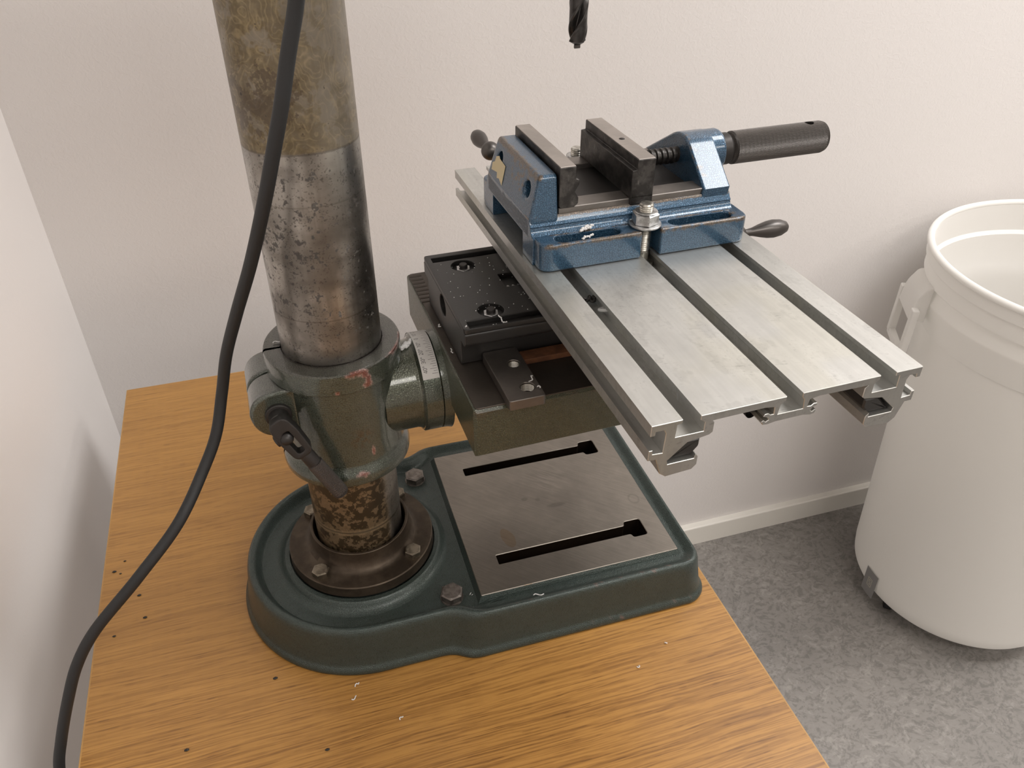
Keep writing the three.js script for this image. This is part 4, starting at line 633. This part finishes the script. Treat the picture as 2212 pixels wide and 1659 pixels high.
// ---------------------------------------------------------------- white bin on castors
{
  const t = thing('waste_bin', 'tall white round plastic bin on castors in the right corner of view', 'bin', [1.171, 0, -0.2705]);
  M.bin = phy({ color: col(0.93, 0.915, 0.885), roughness: 0.97, transmission: 0.33, thickness: 0, clearcoat: 0.35, clearcoatRoughness: 0.35 });
  const out = [[0.0001, 0.038], [0.165, 0.035], [0.18, 0.036], [0.188, 0.040], [0.1932, 0.049], [0.1955, 0.068], [0.2188, 0.604], [0.2196, 0.6085], [0.2222, 0.6105], [0.2318, 0.6575], [0.2326, 0.6605], [0.2322, 0.6635], [0.2282, 0.6835], [0.2284, 0.6860], [0.2300, 0.6868], [0.2342, 0.6885], [0.2352, 0.6915], [0.2352, 0.7120], [0.2356, 0.7142], [0.2384, 0.7155], [0.2390, 0.7175], [0.2390, 0.735], [0.2395, 0.737]];
  const inn = [[0.2325, 0.737], [0.2310, 0.69], [0.2255, 0.684], [0.2240, 0.640], [0.2178, 0.627], [0.2158, 0.60], [0.1905, 0.07], [0.184, 0.050], [0.17, 0.044], [0.0001, 0.044]];
  part('shell', lathe([...out, ...inn], 160), M.bin, t);
  part('rim', crease(new THREE.TorusGeometry(0.2378, 0.0056, 14, 160).rotateX(Math.PI / 2).translate(0, 0.7395, 0).toNonIndexed()), M.bin, t, 'rolled white rim');
  for (const a of [-152, 28]) {                                       // hanging handles, built facing +x and turned into place
    const g = new THREE.Group(); g.name = 'handle'; g.rotation.y = -a * Math.PI / 180; t.add(g);
    part('bracket', boxUV(ext(rounded([[0.2305, 0.692], [0.240, 0.690], [0.253, 0.668], [0.257, 0.632], [0.2305, 0.628]], [0, 0.006, 0.01, 0.003, 0]), 0.075, 0.003, 6, 2).translate(0, 0, -0.0375)), M.bin, g);
    part('grip', boxUV(merge([ext(rounded([[0.245, 0.655], [0.2565, 0.655], [0.257, 0.565], [0.25, 0.560], [0.245, 0.565]], 0.003), 0.014, 0.002, 4, 2).translate(0, 0, -0.05), ext(rounded([[0.245, 0.655], [0.2565, 0.655], [0.257, 0.565], [0.25, 0.560], [0.245, 0.565]], 0.003), 0.014, 0.002, 4, 2).translate(0, 0, 0.036), box(0.246, 0.559, -0.05, 0.256, 0.573, 0.05, 0.003)])), M.bin, g);
  }
  // grey self-adhesive label low on the side, with its pale emblem
  const cv = document.createElement('canvas'); cv.width = 128; cv.height = 192; const c = cv.getContext('2d'); c.fillStyle = '#8b8a89'; c.fillRect(0, 0, 128, 192); c.strokeStyle = '#bdb6a8'; c.lineWidth = 5; c.strokeRect(44, 62, 40, 62); c.beginPath(); c.moveTo(74, 76); c.lineTo(56, 76); c.lineTo(56, 92); c.lineTo(72, 92); c.lineTo(72, 110); c.lineTo(54, 110); c.stroke();
  const lt = new THREE.CanvasTexture(cv); lt.colorSpace = THREE.SRGBColorSpace;
  const a0 = 3.125, a1 = 3.305; const lp = [], lu = [], li = []; for (let k = 0; k <= 10; k++) { const a = mix(a0, a1, k / 10); for (const [y, v] of [[0.027, 0], [0.088, 1]]) { const r = mix(0.1958, 0.1972, v) + 0.0012; lp.push(r * Math.cos(a), y, r * Math.sin(a)); lu.push(1 - k / 10, v); } if (k < 10) { const b = 2 * k; li.push(b, b + 1, b + 2, b + 1, b + 3, b + 2); } }
  const lg = new THREE.BufferGeometry(); lg.setAttribute('position', new THREE.Float32BufferAttribute(lp, 3)); lg.setAttribute('uv', new THREE.Float32BufferAttribute(lu, 2)); lg.setIndex(li); lg.computeVertexNormals();
  part('label', lg, std({ map: lt, roughness: 0.6, side: THREE.DoubleSide }), t, 'small grey label with a pale emblem');
  for (const a of [176, 86, -4, -94]) { const r = a * Math.PI / 180, g = new THREE.Group(); g.name = 'castor'; g.position.set(0.158 * Math.cos(r), 0, 0.158 * Math.sin(r)); g.rotation.y = 0.8 + a; t.add(g);
    part('wheel', boxUV(latheZ([[0.005, -0.008], [0.0135, -0.008], [0.0155, -0.006], [0.0155, 0.006], [0.0135, 0.008], [0.005, 0.008]], 32).translate(0, 0.0157, 0)), M.rubber, g); part('fork', boxUV(merge([box(-0.012, 0.013, 0.0088, 0.012, 0.0345, 0.0108, 0.0005), box(-0.012, 0.013, -0.0108, 0.012, 0.0345, -0.0088, 0.0005), box(-0.014, 0.0325, -0.012, 0.014, 0.0362, 0.012, 0.001)])), M.plasticDark, g); }
}

// ---------------------------------------------------------------- shavings and crumbs
function curl(n, len, r, w, y0, tight) {                                    // a bent sliver as a thin tube
  const p = [], c = new THREE.Vector3(0, y0, 0); let a = rnd() * 6.28; for (let k = 0; k < n; k++) { p.push(c.clone()); a += (rnd() - 0.5) * tight; c.x += Math.cos(a) * len / n; c.z += Math.sin(a) * len / n; c.y = y0 + rnd() * w; }
  return new THREE.TubeGeometry(new THREE.CatmullRomCurve3(p), n * 4, r, 5);
}
const shaving = (name, label, geo, mat, at, group) => { const m = part(name, geo, mat, scene); m.position.set(...at); return tag(m, label, 'shaving', group); };
const onDesk = (x, y, z) => [x, DESK + y, z];
const sq = (x, y, z) => armPoint(x, y, z);
function clump(n, sx, sz, r) { const L = []; for (let k = 0; k < n; k++) { const t = k / n, q = r * (0.6 + 0.8 * rnd()); L.push(new THREE.IcosahedronGeometry(q, 1).translate((t - 0.5) * sx + (rnd() - 0.5) * sx * 0.35, q * 0.8 + rnd() * r, (0.5 - t) * sz + (rnd() - 0.5) * sz * 0.35)); } return crease(merge(L.map((g) => (g.computeVertexNormals(), g))), 0.8); }
shaving('plastic_crumbs', 'clump of white plastic crumbs on the edge of the near vise foot slot', clump(34, 0.010, 0.006, 0.0009), M.plasticWhite, sq(0.1815, 0.3504, 0.0535));
shaving('plastic_crumbs', 'small white crumbs hanging at the near rim of the vise foot slot', clump(16, 0.008, 0.003, 0.0007), M.plasticWhite, sq(0.1765, 0.3504, 0.0665));
shaving('plastic_crumbs', 'heap of white crumbs in the gap between column collar and degree scale', clump(30, 0.008, 0.008, 0.0016), M.plasticWhite, sq(0.0565, 0.2458, 0.001));
shaving('drill_chip', 'ragged dark chip lying in the leftmost T slot', merge([curl(8, 0.014, 0.0012, 0.003, 0.0015, 3), curl(8, 0.012, 0.0011, 0.003, 0.0015, 3)]), M.plasticDark, sq(0.1705, 0.3193, 0.1));
shaving('plastic_curl', 'clear ring-shaped plastic curl in the leftmost T slot', new THREE.TorusGeometry(0.0042, 0.0011, 8, 24, 5.2).rotateX(1.2).translate(0, 0.0035, 0), M.film, sq(0.170, 0.3193, 0.1165));
shaving('plastic_curl', 'clear wavy sliver in the leftmost T slot below the ring curl', curl(7, 0.016, 0.0009, 0.002, 0.001, 2.2), M.film, sq(0.1715, 0.3193, 0.128));
shaving('plastic_flake', 'clear upright flake in the leftmost T slot near its open end', new THREE.CylinderGeometry(0.0075, 0.006, 0.0005, 18, 1, false, 0, Math.PI).rotateX(Math.PI / 2 - 0.25).rotateY(0.5).translate(0, 0.0012, 0), M.film, sq(0.1695, 0.3198, 0.2165));
const SM = [['squiggle of white plastic on the right of the threaded steel strap', 0.1288, 0.2612, 0.0915, 0.012], ['small white sliver near the front hole of the steel strap', 0.1275, 0.2612, 0.105, 0.004], ['thin white curl on the front lip of the saddle', 0.1165, 0.2908, 0.0605, 0.01], ['white crumb on the left corner of the saddle', 0.0905, 0.2908, 0.058, 0.003], ['white slivers on the arm left of the saddle', 0.0855, 0.2532, -0.0104, 0.007], ['white slivers on the arm just right of the scale', 0.0858, 0.2532, 0.033, 0.007]];
for (const [l, x, y, z, len] of SM) shaving('plastic_sliver', l, curl(6, len, 0.00045, 0.0012, 0.0005, 2.6), M.plasticWhite, sq(x, y, z), 'white plastic slivers on the machine');
shaving('plastic_crumbs', 'white crumbs side by side in the near groove of the saddle', merge([clump(4, 0.003, 0.001, 0.0007).translate(0.0045, 0, 0), clump(4, 0.005, 0.001, 0.0004).translate(-0.005, 0, 0)]), M.plasticWhite, sq(0.1165, 0.2862, 0.0555));
shaving('plastic_sliver', 'white curl on the front rim of the green base', curl(7, 0.012, 0.0005, 0.0015, 0.0005, 2.4), M.plasticWhite, onDesk(0.1395, 0.0425, 0.1045), 'white plastic slivers on the machine');
shaving('plastic_sliver', 'white curl beside the near base bolt', curl(7, 0.012, 0.0005, 0.0015, 0.0005, 3), M.plasticWhite, onDesk(0.0785, 0.0372, 0.0845), 'white plastic slivers on the machine');
shaving('plastic_sliver', 'white sliver at the saw cut on top of the collar', curl(6, 0.008, 0.0005, 0.001, 0.0006, 2), M.plasticWhite, onDesk(-0.0428, 0.265, -0.0045), 'white plastic slivers on the machine');
const DS = [['white sliver on the desk touching the round end of the base', -0.0248, 0.1145, 0.007], ['white sliver on the desk in front of the round end of the base', -0.0289, 0.126, 0.007], ['tiny bent white sliver on the desk near its front', 0.0044, 0.1556, 0.006], ['white sliver on the desk in front of the square end of the base', 0.2023, 0.1679, 0.005], ['white sliver on the desk behind the round end of the base', -0.068, -0.1235, 0.006], ['tiny white sliver on the desk near its right edge', 0.2371, 0.1537, 0.003]];
for (const [l, x, z, len] of DS) shaving('plastic_sliver', l, curl(5, len, 0.0005, 0.001, 0.0005, 2.4), M.plasticWhite, onDesk(x, 0.0001, z), 'white plastic slivers on the desk');
const DK = [[-0.2215, -0.0843], [-0.23, -0.0729], [-0.2242, -0.0687], [-0.2055, -0.0361], [-0.2225, -0.0252], [-0.1988, -0.0079], [-0.1604, 0.1345], [-0.0566, 0.1659], [-0.091, 0.0899], [-0.2235, 0.0057]];
{ const L = DK.map(([x, z]) => new THREE.IcosahedronGeometry(0.0009 + 0.0006 * rnd(), 0).scale(1.5, 0.6, 0.9).translate(x, 0.0005, z)); const m = part('dark_specks', merge(L), M.plasticDark, scene); m.position.y = DESK; tag(m, 'tiny dark crumbs scattered on the left of the desk', 'crumbs', null, 'stuff'); }
{ const L = []; for (let k = 0; k < 60; k++) { const q = 0.0002 + 0.0003 * rnd(); L.push(new THREE.IcosahedronGeometry(q, 0).translate(0.092 + rnd() * 0.055, 0.2902 + q * 0.6, -0.045 + rnd() * 0.094)); }
  const m = part('plastic_dust', merge(L), M.plasticWhite, scene); m.position.y = DESK; m.rotation.y = ARM; tag(m, 'white plastic dust specks sprinkled over the black saddle', 'dust', null, 'stuff'); }

renderer.shadowMap.enabled = true;
renderer.render(scene, camera);
